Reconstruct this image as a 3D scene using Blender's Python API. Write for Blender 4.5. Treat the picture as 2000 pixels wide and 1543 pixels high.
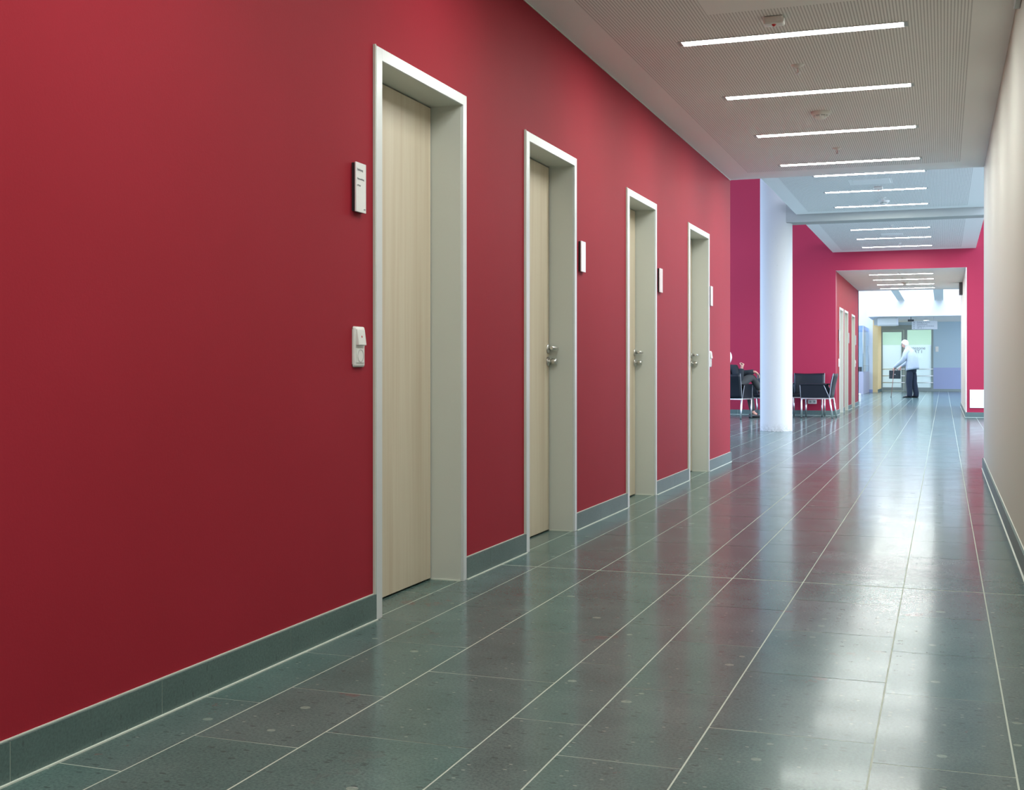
import bpy, bmesh, math, random
from mathutils import Vector, Matrix, Euler
random.seed(7)
PI = math.pi
scn = bpy.context.scene
for o in list(bpy.data.objects):
    bpy.data.objects.remove(o)
COL = scn.collection

# ------------------------------------------------------------------ camera, sky, exposure
cam_d = bpy.data.cameras.new('camera'); cam = bpy.data.objects.new('camera', cam_d); COL.objects.link(cam)
cam.location = (0, 0, 0.93)
cam.rotation_euler = (math.radians(90), 0, math.radians(19.648))
cam_d.sensor_fit = 'HORIZONTAL'; cam_d.sensor_width = 36.0
cam_d.lens = 2361.4 / 2000 * 36.0
cam_d.shift_x = 0.0; cam_d.shift_y = -(771.5 - 716.55) / 2000
cam_d.clip_start = 0.05; cam_d.clip_end = 300
scn.camera = cam

SKY = 4.1
world = bpy.data.worlds.new('sky'); scn.world = world; world.use_nodes = True
bg = world.node_tree.nodes['Background']
# overcast sky, brighter and whiter on the sun's side (+X), bluer on the other
_n = world.node_tree.nodes; _l = world.node_tree.links
_tc = _n.new('ShaderNodeTexCoord'); _sx = _n.new('ShaderNodeSeparateXYZ'); _l.new(_tc.outputs['Generated'], _sx.inputs[0])
_mr = _n.new('ShaderNodeMapRange'); _mr.inputs['From Min'].default_value = -0.6; _mr.inputs['From Max'].default_value = 0.6
_l.new(_sx.outputs['X'], _mr.inputs['Value'])
_cr = _n.new('ShaderNodeMix'); _cr.data_type = 'RGBA'
_l.new(_mr.outputs[0], _cr.inputs['Factor'])
_cr.inputs[6].default_value = (0.53, 0.72, 1.08, 1); _cr.inputs[7].default_value = (1.22, 1.38, 1.74, 1)
_l.new(_cr.outputs[2], bg.inputs['Color'])
_mz = _n.new('ShaderNodeMath'); _mz.operation = 'MULTIPLY_ADD'; _mz.inputs[1].default_value = 0.75 * SKY; _mz.inputs[2].default_value = 0.84 * SKY
_l.new(_sx.outputs['Z'], _mz.inputs[0]); _l.new(_mz.outputs[0], bg.inputs['Strength'])      # overcast: brighter overhead
bg.inputs['Strength'].default_value = SKY

scn.view_settings.view_transform = 'Standard'
scn.view_settings.look = 'None'
scn.view_settings.exposure = 0.0
scn.view_settings.gamma = 1.0
scn.view_settings.use_curve_mapping = False
LAMP = 83.0          # radiance of the ceiling strips
LAMP_COL = (0.95, 0.99, 0.94)

def portal(name, loc, rot, sx, sy):
    l = bpy.data.lights.new(name, 'AREA'); l.shape = 'RECTANGLE'; l.size = sx; l.size_y = sy
    l.cycles.is_portal = True
    o = bpy.data.objects.new(name, l); COL.objects.link(o); o.location = loc; o.rotation_euler = rot
# openings that let the sky in, some of them added for light
portal('daylight_opening', (-7.0, 17.85, 3.1), (0, -PI/2, 0), 5.4, 11.4)     # hall, window wall on the left
portal('daylight_opening', (3.3, 17.85, 3.1), (0, PI/2, 0), 5.4, 11.4)       # hall, window wall on the right
portal('daylight_opening', (3.7, 46.0, 1.45), (0, PI/2, 0), 2.3, 4.6)        # unseen right-hand window, added to brighten the lobby
portal('daylight_opening', (-1.25, 38.4, 6.0), (0, 0, 0), 7.5, 15.4)         # atrium roof light
portal('daylight_opening', (-0.9, 50.8, 3.3), (0, 0, 0), 4.4, 3.6)           # unseen roof opening, added to light the room behind the far doors

# ------------------------------------------------------------------ materials
def M(name, col, rough=0.6, metal=0.0, spec=0.5, **kw):
    m = bpy.data.materials.new(name); m.use_nodes = True
    b = m.node_tree.nodes['Principled BSDF']
    b.inputs['Base Color'].default_value = (*col, 1); b.inputs['Roughness'].default_value = rough
    b.inputs['Metallic'].default_value = metal; b.inputs['Specular IOR Level'].default_value = spec
    for k, v in kw.items(): b.inputs[k.replace('_', ' ')].default_value = v
    return m
def N(m, t, **kw):
    n = m.node_tree.nodes.new(t)
    for k, v in kw.items(): setattr(n, k, v)
    return n
def L(m, a, b): m.node_tree.links.new(a, b)
def coords(m, scale=(1, 1, 1)):
    tc = N(m, 'ShaderNodeTexCoord'); mp = N(m, 'ShaderNodeMapping'); mp.inputs['Scale'].default_value = scale
    L(m, tc.outputs['Object'], mp.inputs['Vector']); return mp.outputs['Vector']
def noise(m, vec, scale, detail=4, rough=0.5):
    n = N(m, 'ShaderNodeTexNoise'); n.inputs['Scale'].default_value = scale
    n.inputs['Detail'].default_value = detail; n.inputs['Roughness'].default_value = rough
    L(m, vec, n.inputs['Vector']); return n.outputs['Fac']
def ramp(m, fac, stops):
    r = N(m, 'ShaderNodeValToRGB'); e = r.color_ramp.elements
    while len(e) < len(stops): e.new(0.5)
    for i, (p, c) in enumerate(stops): e[i].position = p; e[i].color = (*c, 1)
    L(m, fac, r.inputs['Fac']); return r.outputs['Color']
def mix(m, fac, a, b, mode='MIX'):
    n = N(m, 'ShaderNodeMix', data_type='RGBA', blend_type=mode, clamp_factor=True)
    if isinstance(fac, float): n.inputs['Factor'].default_value = fac
    else: L(m, fac, n.inputs['Factor'])
    for s, v in (('A', a), ('B', b)):
        i = [q for q in n.inputs if q.name == s and q.type == 'RGBA'][0]
        if isinstance(v, tuple): i.default_value = (*v, 1)
        else: L(m, v, i)
    return [q for q in n.outputs if q.type == 'RGBA'][0]
def math_(m, op, a, b=0.0, c=None):
    n = N(m, 'ShaderNodeMath', operation=op)
    for i, v in enumerate((a, b) if c is None else (a, b, c)):
        if isinstance(v, (int, float)): n.inputs[i].default_value = v
        else: L(m, v, n.inputs[i])
    return n.outputs[0]
def bump(m, h, strength, dist=0.01):
    b = N(m, 'ShaderNodeBump'); b.inputs['Strength'].default_value = strength; b.inputs['Distance'].default_value = dist
    L(m, h, b.inputs['Height']); L(m, b.outputs['Normal'], m.node_tree.nodes['Principled BSDF'].inputs['Normal'])
def base(m, c): L(m, c, m.node_tree.nodes['Principled BSDF'].inputs['Base Color'])

# red wall paint, with faint roller marks and scuffs
RED = M('red_paint', (0.42, 0.024, 0.032), 0.65, spec=0.12, Sheen_Weight=0.05, Sheen_Roughness=0.3, Sheen_Tint=(1.0, 0.78, 0.95, 1))
v = coords(RED); n1 = noise(RED, v, 1.3, 5)
base(RED, ramp(RED, n1, [(0.3, (0.325, 0.018, 0.031)), (0.7, (0.350, 0.020, 0.036))]))
bump(RED, noise(RED, v, 160, 3), 0.12, 0.002)
RED_DAYLIT = M('red_paint_daylit', (0.38, 0.022, 0.062), 0.5, spec=0.3)  # corridor's red paint with the hall's bluish daylight tint put into the colour
CREAM = M('cream_plaster', (0.52, 0.515, 0.45), 0.6, spec=0.3)
bump(CREAM, noise(CREAM, coords(CREAM), 120, 3), 0.1, 0.002)
WHITEP = M('white_plaster', (0.82, 0.82, 0.80), 0.7, spec=0.3)
CONC = M('pale_painted_concrete', (0.52, 0.54, 0.53), 0.55, spec=0.3)
v = coords(CONC)
zz = N(CONC, 'ShaderNodeSeparateXYZ'); tcc = N(CONC, 'ShaderNodeTexCoord'); L(CONC, tcc.outputs['Object'], zz.inputs[0])
low = math_(CONC, 'SUBTRACT', 1.0, math_(CONC, 'MULTIPLY', zz.outputs['Z'], 8.0)); low = math_(CONC, 'MAXIMUM', low, 0.0)
sc = math_(CONC, 'MULTIPLY', low, math_(CONC, 'GREATER_THAN', noise(CONC, v, 26, 5, 0.7), 0.5))
spots = math_(CONC, 'GREATER_THAN', noise(CONC, v, 30, 2), 0.76)
base(CONC, mix(CONC, math_(CONC, 'MAXIMUM', math_(CONC, 'MULTIPLY', sc, 0.6), math_(CONC, 'MULTIPLY', spots, 0.5)), (0.52, 0.54, 0.53), (0.30, 0.30, 0.28)))
bump(CONC, noise(CONC, v, 40, 4), 0.15, 0.004)
CEIL = M('ceiling_board', (0.90, 0.91, 0.89), 0.75, spec=0.2)
# perforated board: rows of short slots along the corridor
PERF = M('perforated_ceiling_board', (0.90, 0.91, 0.89), 0.75, spec=0.2)
tc = N(PERF, 'ShaderNodeTexCoord'); sp = N(PERF, 'ShaderNodeSeparateXYZ'); L(PERF, tc.outputs['Object'], sp.inputs[0])
fx = math_(PERF, 'FRACT', math_(PERF, 'DIVIDE', sp.outputs['X'], 0.0164)); fy = math_(PERF, 'FRACT', math_(PERF, 'DIVIDE', sp.outputs['Y'], 0.0164))
hole = math_(PERF, 'MULTIPLY', math_(PERF, 'LESS_THAN', fx, 0.40), math_(PERF, 'LESS_THAN', fy, 0.70))
base(PERF, mix(PERF, hole, (0.90, 0.91, 0.89), (0.46, 0.46, 0.45)))

# grey-green limestone
def stone_nodes(m, tone, flat=True):
    v = coords(m)
    c = mix(m, tone, (0.090, 0.156, 0.144), (0.110, 0.140, 0.136))
    cl = noise(m, v, 3.5, 6, 0.6)
    c = mix(m, 0.4, c, ramp(m, cl, [(0.3, (0.050, 0.092, 0.086)), (0.7, (0.128, 0.190, 0.178))]))
    fine = noise(m, v, 130, 5, 0.7)
    c = mix(m, 0.35, c, ramp(m, fine, [(0.32, (0.05, 0.05, 0.05)), (0.5, (0.5, 0.5, 0.5)), (0.7, (0.9, 0.9, 0.88))]), 'OVERLAY')
    def cells(scale, stretch):
        vo = N(m, 'ShaderNodeTexVoronoi'); vo.inputs['Scale'].default_value = scale
        if flat: vo.voronoi_dimensions = '2D'
        L(m, coords(m, stretch), vo.inputs['Vector'])
        sx = N(m, 'ShaderNodeSeparateColor'); L(m, vo.outputs['Color'], sx.inputs[0]); return vo.outputs['Distance'], sx
    d, sx = cells(5.0, (1.0, 1.15, 1.0))
    rad = math_(m, 'MULTIPLY_ADD', sx.outputs[1], 0.075, 0.015)
    fossil = math_(m, 'MULTIPLY', math_(m, 'LESS_THAN', d, rad), math_(m, 'GREATER_THAN', sx.outputs[0], 0.80))
    tex = math_(m, 'MULTIPLY', noise(m, v, 90, 2), 1.3)
    c = mix(m, math_(m, 'MULTIPLY', fossil, tex), c, (0.26, 0.33, 0.28))
    d, sx = cells(22.0, (1.0, 2.2, 1.0))
    fl = math_(m, 'MULTIPLY', math_(m, 'LESS_THAN', d, 0.20), math_(m, 'GREATER_THAN', sx.outputs[0], 0.90))
    c = mix(m, math_(m, 'MULTIPLY', fl, 0.45), c, (0.03, 0.036, 0.036))
    fl2 = math_(m, 'MULTIPLY', math_(m, 'LESS_THAN', d, 0.11), math_(m, 'LESS_THAN', sx.outputs[0], 0.05))
    c = mix(m, math_(m, 'MULTIPLY', fl2, 0.6), c, (0.36, 0.40, 0.36))
    return v, c
TILE = M('limestone_tile', (0.08, 0.1, 0.09), 0.14, spec=0.5)
at = N(TILE, 'ShaderNodeAttribute', attribute_name='tile_tone')
v, c = stone_nodes(TILE, at.outputs['Fac'])
red_n = noise(TILE, v, 3.3, 6, 0.7)
redm = math_(TILE, 'MULTIPLY', math_(TILE, 'MULTIPLY', math_(TILE, 'GREATER_THAN', red_n, 0.64), at.outputs['Fac']), 0.45)
c = mix(TILE, redm, c, (0.20, 0.035, 0.03))
base(TILE, c)
b = TILE.node_tree.nodes['Principled BSDF']
L(TILE, ramp(TILE, noise(TILE, v, 4, 5, 0.6), [(0.3, (0.15,)*3), (0.7, (0.20,)*3)]), b.inputs['Roughness'])
bump(TILE, noise(TILE, coords(TILE, (1, 1.6, 1)), 9, 2), 0.010, 0.012)
# thin polish coat, worn uneven
cb = N(TILE, 'ShaderNodeBump'); cb.inputs['Strength'].default_value = 0.018; cb.inputs['Distance'].default_value = 0.01
L(TILE, noise(TILE, coords(TILE, (0.6, 1.5, 1)), 22, 4, 0.6), cb.inputs['Height']); L(TILE, cb.outputs['Normal'], b.inputs['Coat Normal'])
b.inputs['Coat Weight'].default_value = 0.06; b.inputs['Coat Roughness'].default_value = 0.035; b.inputs['Coat IOR'].default_value = 1.45
b.inputs['Specular IOR Level'].default_value = 0.075
SKIRT = M('limestone_skirting', (0.08, 0.1, 0.09), 0.45, spec=0.4)
v, c = stone_nodes(SKIRT, 0.15, False); base(SKIRT, mix(SKIRT, 0.12, c, (0.20, 0.25, 0.24)))
GROUT = M('pale_grout', (0.48, 0.54, 0.46), 0.7, spec=0.2)
SEAL = M('pale_sealant', (0.66, 0.70, 0.62), 0.45)

STEEL = M('grey_painted_steel', (0.60, 0.62, 0.57), 0.35, spec=0.5)
TRIMM = M('satin_grey_frame', (0.66, 0.69, 0.69), 0.3, metal=0.0, spec=0.9)
WOOD = M('pale_ash_veneer', (0.5, 0.4, 0.28), 0.45, spec=0.4)
v = coords(WOOD, (1, 9, 0.30))
w1 = noise(WOOD, v, 2.2, 6, 0.55); w2 = noise(WOOD, coords(WOOD, (1, 60, 0.5)), 3, 4, 0.6)
base(WOOD, mix(WOOD, 0.2, ramp(WOOD, w1, [(0.25, (0.60, 0.49, 0.35)), (0.55, (0.70, 0.62, 0.48)), (0.8, (0.64, 0.53, 0.39))]),
               ramp(WOOD, w2, [(0.3, (0.56, 0.45, 0.32)), (0.7, (0.74, 0.66, 0.52))])))
METAL = M('brushed_steel', (0.68, 0.68, 0.66), 0.30, metal=1.0)
CHROME = M('chrome', (0.96, 0.97, 0.98), 0.34, metal=1.0)
LEATHER = M('black_leather', (0.008, 0.013, 0.019), 0.36, spec=0.36)
bump(LEATHER, noise(LEATHER, coords(LEATHER), 250, 3), 0.1, 0.002)
PIPING = M('pale_edge_piping', (0.45, 0.48, 0.52), 0.5)
RUBBER = M('black_rubber', (0.015, 0.015, 0.015), 0.6)
WPLAST = M('white_plastic', (0.78, 0.78, 0.74), 0.35)
GPLAST = M('grey_socket_well', (0.42, 0.44, 0.42), 0.4)
REDL = M('red_lens', (0.55, 0.03, 0.03), 0.3)
BLACK = M('black_plastic', (0.02, 0.02, 0.022), 0.45)
INK = M('dark_print', (0.26, 0.27, 0.29), 0.6)
SIGNW = M('white_sign_face', (0.88, 0.88, 0.87), 0.2, spec=1.0)
SIGNG = M('pale_grey_sign', (0.80, 0.79, 0.80), 0.4)
DIFF = bpy.data.materials.new('lit_diffuser'); DIFF.use_nodes = True
nt = DIFF.node_tree; nt.nodes.remove(nt.nodes['Principled BSDF']); em = nt.nodes.new('ShaderNodeEmission')
em.inputs['Color'].default_value = (*LAMP_COL, 1); em.inputs['Strength'].default_value = LAMP
nt.links.new(em.outputs[0], nt.nodes['Material Output'].inputs['Surface'])
BLUEW = M('pale_blue_paint', (0.42, 0.56, 0.64), 0.6)
BLUEP = M('violet_blue_wall_panel', (0.36, 0.42, 0.64), 0.5)
YELL = M('yellow_paint', (0.92, 0.66, 0.30), 0.6)
GREEN = M('pale_green_paint', (0.74, 0.86, 0.66), 0.6)
YGREEN = M('pale_yellow_paint', (0.90, 0.88, 0.62), 0.6)
FRAMEG = M('grey_green_door_frame', (0.28, 0.34, 0.33), 0.45)
def glassy(name, tint, alpha, rough=0.03):
    m = bpy.data.materials.new(name); m.use_nodes = True; nt = m.node_tree; nt.nodes.remove(nt.nodes['Principled BSDF'])
    tr = nt.nodes.new('ShaderNodeBsdfTransparent'); tr.inputs[0].default_value = (*tint, 1)
    gl = nt.nodes.new('ShaderNodeBsdfGlossy'); gl.inputs['Roughness'].default_value = rough
    fr = nt.nodes.new('ShaderNodeLayerWeight'); fr.inputs['Blend'].default_value = 0.35
    mu = nt.nodes.new('ShaderNodeMath'); mu.operation = 'MULTIPLY'; mu.inputs[1].default_value = alpha
    ms = nt.nodes.new('ShaderNodeMixShader')
    nt.links.new(fr.outputs['Fresnel'], mu.inputs[0]); nt.links.new(mu.outputs[0], ms.inputs[0])
    nt.links.new(tr.outputs[0], ms.inputs[1]); nt.links.new(gl.outputs[0], ms.inputs[2])
    nt.links.new(ms.outputs[0], nt.nodes['Material Output'].inputs['Surface']); return m
GLASS = glassy('clear_glass', (0.95, 0.985, 0.985), 0.3)
FROST = bpy.data.materials.new('frosted_film'); FROST.use_nodes = True
nt = FROST.node_tree; nt.nodes.remove(nt.nodes['Principled BSDF'])
t1 = nt.nodes.new('ShaderNodeBsdfTranslucent'); t1.inputs[0].default_value = (0.90, 0.96, 0.95, 1)
t2 = nt.nodes.new('ShaderNodeBsdfDiffuse'); t2.inputs[0].default_value = (0.86, 0.93, 0.93, 1)
ms = nt.nodes.new('ShaderNodeMixShader'); ms.inputs[0].default_value = 0.45
nt.links.new(t1.outputs[0], ms.inputs[1]); nt.links.new(t2.outputs[0], ms.inputs[2]); nt.links.new(ms.outputs[0], nt.nodes['Material Output'].inputs['Surface'])
SKIN = M('skin', (0.62, 0.34, 0.26), 0.5, Subsurface_Weight=0.08)
HAIRW = M('white_hair', (0.84, 0.84, 0.84), 0.6)
JACKET = M('pale_blue_grey_cloth', (0.46, 0.51, 0.57), 0.75)
TROUS = M('navy_cloth', (0.010, 0.018, 0.036), 0.8)
for _m, _sc, _st in ((JACKET, (5, 5, 2.2), 0.55), (TROUS, (9, 9, 1.2), 0.45)):
    bump(_m, noise(_m, coords(_m, _sc), 1.6, 3, 0.55), _st, 0.06)
DARKC = M('black_cloth', (0.014, 0.02, 0.026), 0.85)
GREYC = M('dark_grey_cloth', (0.05, 0.055, 0.055), 0.85)
SHOE = M('black_shoe_leather', (0.012, 0.012, 0.014), 0.35)
CANEM = M('brown_cane_wood', (0.36, 0.20, 0.16), 0.5)
BAG = M('dark_briefcase_leather', (0.022, 0.028, 0.034), 0.45)

# ------------------------------------------------------------------ builders
class B:
    """collects geometry for one mesh"""
    def __init__(s): s.bm = bmesh.new(); s.mats = []
    def mi(s, m):
        if m not in s.mats: s.mats.append(m)
        return s.mats.index(m)
    def quad(s, pts, m, **kw):
        vs = [s.bm.verts.new(p) for p in pts]; f = s.bm.faces.new(vs); f.material_index = s.mi(m); return f
    def box(s, x0, x1, y0, y1, z0, z1, m, bev=0.0, seg=2, T=None):
        r = bmesh.ops.create_cube(s.bm, size=1.0); vs = r['verts']
        for v in vs: v.co = Vector(((x0 + x1) / 2 + v.co.x * (x1 - x0), (y0 + y1) / 2 + v.co.y * (y1 - y0), (z0 + z1) / 2 + v.co.z * (z1 - z0)))
        fs = {f for v in vs for f in v.link_faces}; k = s.mi(m)
        for f in fs: f.material_index = k
        if bev:
            es = list({e for v in vs for e in v.link_edges})
            r2 = bmesh.ops.bevel(s.bm, geom=es, offset=bev, segments=seg, profile=0.6, affect='EDGES')
            for f in r2['faces']: f.material_index = k; f.smooth = True
            vs = list({v for f in r2['faces'] for v in f.verts} | {v for v in vs if v.is_valid})
        if T is not None:
            for v in vs: v.co = T @ v.co
        return s
    def tube(s, pts, r, m, n=10, caps=True):
        """tube along points; r a number or one per point"""
        pts = [Vector(p) for p in pts]; rs = r if isinstance(r, (list, tuple)) else [r] * len(pts)
        rings = []; prev = None
        for i, p in enumerate(pts):
            d = (pts[min(i + 1, len(pts) - 1)] - pts[max(i - 1, 0)]).normalized()
            if prev is None:
                a = d.orthogonal().normalized()
            else:
                a = (prev - d * prev.dot(d)).normalized()
            prev = a; bb = d.cross(a)
            rings.append([s.bm.verts.new(p + (a * math.cos(t) + bb * math.sin(t)) * rs[i]) for t in [2 * PI * k / n for k in range(n)]])
        k = s.mi(m)
        for i in range(len(rings) - 1):
            for j in range(n):
                f = s.bm.faces.new((rings[i][j], rings[i][(j + 1) % n], rings[i + 1][(j + 1) % n], rings[i + 1][j])); f.material_index = k; f.smooth = True
        if caps:
            for q in (list(reversed(rings[0])), rings[-1]): f = s.bm.faces.new(q); f.material_index = k
        return s
    def lathe(s, prof, m, n=32, T=None, smooth=True):
        """profile (r, z) turned round Z"""
        k = s.mi(m); rings = []
        for r, z in prof:
            if r < 1e-6:
                rings.append([s.bm.verts.new((0, 0, z))])
            else: rings.append([s.bm.verts.new((r * math.cos(2 * PI * j / n), r * math.sin(2 * PI * j / n), z)) for j in range(n)])
        for a, b_ in zip(rings, rings[1:]):
            for j in range(n):
                q = [a[j % len(a)], a[(j + 1) % len(a)], b_[(j + 1) % len(b_)], b_[j % len(b_)]]
                u = []
                for w in q:
                    if w not in u: u.append(w)
                if len(u) > 2: f = s.bm.faces.new(u); f.material_index = k; f.smooth = smooth
        if T is not None:
            for rr in rings:
                for v in rr: v.co = T @ v.co
        return s
    def prism(s, poly, a0, a1, m, axis='x'):
        """polygon of 2-D points swept along an axis"""
        def P(p, a): return {'x': (a, p[0], p[1]), 'y': (p[0], a, p[1]), 'z': (p[0], p[1], a)}[axis]
        k = s.mi(m); A = [s.bm.verts.new(P(p, a0)) for p in poly]; C = [s.bm.verts.new(P(p, a1)) for p in poly]
        f = s.bm.faces.new(A); f.material_index = k; f = s.bm.faces.new(list(reversed(C))); f.material_index = k
        for i in range(len(poly)):
            j = (i + 1) % len(poly); f = s.bm.faces.new((A[j], A[i], C[i], C[j])); f.material_index = k
        return s
    def loft(s, rings, m, close=True):
        k = s.mi(m); R = [[s.bm.verts.new(p) for p in r] for r in rings]; n = len(R[0])
        for a, b_ in zip(R, R[1:]):
            for j in range(n): f = s.bm.faces.new((a[j], a[(j + 1) % n], b_[(j + 1) % n], b_[j])); f.material_index = k; f.smooth = True
        if close:
            for q in (list(reversed(R[0])), R[-1]): f = s.bm.faces.new(q); f.material_index = k; f.smooth = True
        return s
    def build(s, name, parent=None, loc=(0, 0, 0), rot=(0, 0, 0), autosmooth=False):
        bmesh.ops.recalc_face_normals(s.bm, faces=s.bm.faces)
        me = bpy.data.meshes.new(name); s.bm.to_mesh(me); s.bm.free()
        for m in s.mats: me.materials.append(m)
        o = bpy.data.objects.new(name, me); COL.objects.link(o); o.location = loc; o.rotation_euler = rot
        if parent: o.parent = parent
        return o
def tag(o, label=None, cat=None, group=None, kind=None):
    if label: o['label'] = label
    if cat: o['category'] = cat
    if group: o['group'] = group
    if kind: o['kind'] = kind
    return o
def thing(name, label, cat, loc=(0, 0, 0), rz=0.0, group=None):
    o = bpy.data.objects.new(name, None); COL.objects.link(o); o.location = loc; o.rotation_euler = (0, 0, rz)
    o.empty_display_size = 0.1
    return tag(o, label, cat, group)
def struct(b_, name, parent=None):
    o = b_.build(name, parent)
    if not parent: o['kind'] = 'structure'
    return o
def copy_tree(o, parent=None):
    c = o.copy(); COL.objects.link(c)
    if parent: c.parent = parent
    for ch in list(o.children): copy_tree(ch, c)
    return c
def text(name, s, size, loc, rot, m, parent=None, align='LEFT', sx=1.0, depth=0.0004):
    cu = bpy.data.curves.new(name, 'FONT'); cu.body = s; cu.size = size; cu.align_x = align; cu.align_y = 'CENTER'; cu.extrude = depth
    t = bpy.data.objects.new(name, cu); COL.objects.link(t)
    dg = bpy.context.evaluated_depsgraph_get(); me = bpy.data.meshes.new_from_object(t.evaluated_get(dg)); me.name = name
    bpy.data.objects.remove(t)
    o = bpy.data.objects.new(name, me); COL.objects.link(o); me.materials.clear(); me.materials.append(m)
    o.location = loc; o.rotation_euler = rot; o.scale = (sx, 1, 1)
    if parent: o.parent = parent
    return o

# ------------------------------------------------------------------ measures (metres; the camera stands at 0,0)
XL, XR = -1.961, 0.333            # skirting faces of the near corridor
WL, WR = -1.973, 0.347            # wall faces
Y_END = 11.895                    # the near corridor opens into the hall
Y_W = 23.77                       # red wall at the far side of the hall
Y_C2 = 30.4                       # end of the second corridor
Z1, Z2 = 2.762, 3.112             # ceiling heights
HALL = 6.0
HL, HR = -6.9, 3.2
SKH = 0.095
YB = 48.8
DOORS = [(4.014, 4.905), (5.71, 6.588), (7.765, 8.625), (9.802, 10.725)]
DOORS2 = [(24.62, 25.55), (25.88, 26.86), (27.99, 28.96)]
ZF = 2.111

# ------------------------------------------------------------------ floor: one mesh of stone tiles and grout
def make_floor():
    xs = [-1.78, -1.482, -1.077, -0.874, -0.571, -0.160, 0.156]
    pat = [0.20, 0.30, 0.40]; k = 0
    x = xs[0]; left = []
    while x > -8.6: x -= pat[k % 3]; k += 1; left.append(x)
    x = xs[-1]; right = []
    while x < 6.1: x += [0.405, 0.2, 0.3][k % 3]; k += 1; right.append(x)
    xs = sorted(left) + xs + right
    known = {-1.78: [2.315, 2.917, 3.483, 4.039, 4.62], -1.482: [2.602, 3.087, 3.72, 4.368], -1.077: [2.739, 3.392, 4.036, 4.68],
             -0.874: [2.39, 3.018, 3.653, 4.27, 4.85], -0.571: [2.763, 3.413, 4.047, 4.69], -0.160: [2.49, 3.107, 3.718, 4.35, 4.93],
             0.156: [2.35, 2.959, 3.602, 4.139, 4.75], 'R': [2.8, 3.42, 4.044, 4.66]}
    g = 0.0022
    b_ = B(); bm = b_.bm; mt = b_.mi(TILE); mg = b_.mi(GROUT)
    lay = bm.faces.layers.float.new('tile_tone') if hasattr(bm.faces.layers, 'float') else None
    rnd = random.Random(3)
    def face(x0, x1, y0, y1, m, tone=0.0):
        if m == mt:       # hand-laid stone: every tile lies a hair out of true
            za, tx, ty = 0.0005, max(-2e-4, min(2e-4, rnd.gauss(0, 0.00010))), max(-2e-4, min(2e-4, rnd.gauss(0, 0.00012)))
        else: za = tx = ty = 0.0
        f = bm.faces.new([bm.verts.new((x0, y0, za - tx - ty)), bm.verts.new((x1, y0, za + tx - ty)), bm.verts.new((x1, y1, za + tx + ty)), bm.verts.new((x0, y1, za - tx + ty))])
        f.material_index = m; f[lay] = tone
    FULL = [5.335, 8.62, 11.93, 17.9, 23.75, 30.4, 37.0, 43.0, 55.0]
    cols = [(-8.6, xs[0])] + list(zip(xs, xs[1:]))
    for (x0, x1) in cols:
        a0, a1 = (-5.2, 55.0) if -2.5 < x0 < 0.9 else ((11.5, 55.0) if x0 > -5.4 and x0 < 4.2 else (11.5, 24.2))
        js = known.get(x1 if x1 in known else ('R' if abs(x0 - 0.156) < 1e-3 else None), None)
        joints = []
        y = -5.2 + rnd.random() * 0.6
        while y < 2.1: joints.append(y); y += 0.62
        if js: joints += js
        else:
            y = 2.2 + rnd.random() * .5
            while y < 5.0: joints.append(y); y += 0.62
        start = 5.335
        for end in FULL[1:]:
            y = start + 0.2 + rnd.random() * 0.42
            joints.append(start)
            while y < end - 0.18:
                joints.append(y); y += rnd.choice([0.58, 0.62, 0.66])
            start = end
        joints = [a0] + [j for j in joints if a0 < j < a1] + [a1]
        joints.sort()
        jj = [joints[0]]
        for j in joints[1:]:
            if j - jj[-1] > 0.12: jj.append(j)
        face(x0, x1, a0, a1, mg)
        for y0, y1 in zip(jj, jj[1:]):
            gy = 0.0018 if not any(abs(y0 - q) < 1e-3 for q in (5.335, 11.93)) else 0.005
            gy1 = 0.0018 if not any(abs(y1 - q) < 1e-3 for q in (5.335, 11.93)) else 0.005
            face(x0 + g, x1 - g, y0 + gy, y1 - gy1, mt, min(1, max(0, rnd.gauss(0.25, 0.35))))
    return b_
o = struct(make_floor(), 'floor')

# ------------------------------------------------------------------ near corridor: walls, skirting, ceiling
def wall_with_doors(b_, x0, x1, ya, yb, zt, doors, m, ztop=None):
    """wall slab between x0 (hidden side) and x1 (face) with door openings"""
    y = ya
    for (d0, d1) in doors:
        b_.box(x0, x1, y, d0 + 0.02, 0, zt, m); b_.box(x0, x1, d0 + 0.02, d1 - 0.015, ZF - 0.02, zt, m); y = d1 - 0.015
    b_.box(x0, x1, y, yb, 0, zt, m)
b_ = B(); wall_with_doors(b_, -2.30, WL, -5.0, Y_END, 2.86, DOORS, RED); struct(b_, 'wall_left')
b_ = B(); b_.box(WR, 0.60, -5.0, Y_END, 0, 2.86, CREAM); struct(b_, 'wall_right')
b_ = B(); b_.box(-2.30, 0.60, -5.2, -5.0, 0, 2.86, CREAM); struct(b_, 'wall_back')

def skirting(b_, face_x, wall_x, runs, rnd, joints=None):
    for (y0, y1) in runs:
        js = [j for j in (joints or []) if y0 < j < y1]
        y = y0
        cuts = [y0] + js + [y1]
        full = [cuts[0]]
        for c_ in cuts[1:]:
            while c_ - full[-1] > 0.95: full.append(full[-1] + 0.62)
            full.append(c_)
        for a, c_ in zip(full, full[1:]):
            b_.box(min(face_x, wall_x), max(face_x, wall_x), a + 0.0012, c_ - 0.0012, 0.004, SKH, SKIRT)
        xa, xb = sorted((wall_x, face_x + (-0.0008 if face_x > wall_x else 0.0008)))
        b_.box(xa, xb, y0, y1, 0.0, SKH - 0.001, GROUT)
        s = 1 if face_x > wall_x else -1
        b_.box(*sorted((wall_x, wall_x + s * 0.004)), y0, y1, SKH, SKH + 0.003, SEAL)
        b_.box(*sorted((face_x, face_x + s * 0.007)), y0, y1, 0.0, 0.004, SEAL)
runs = []; y = -5.0
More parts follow.
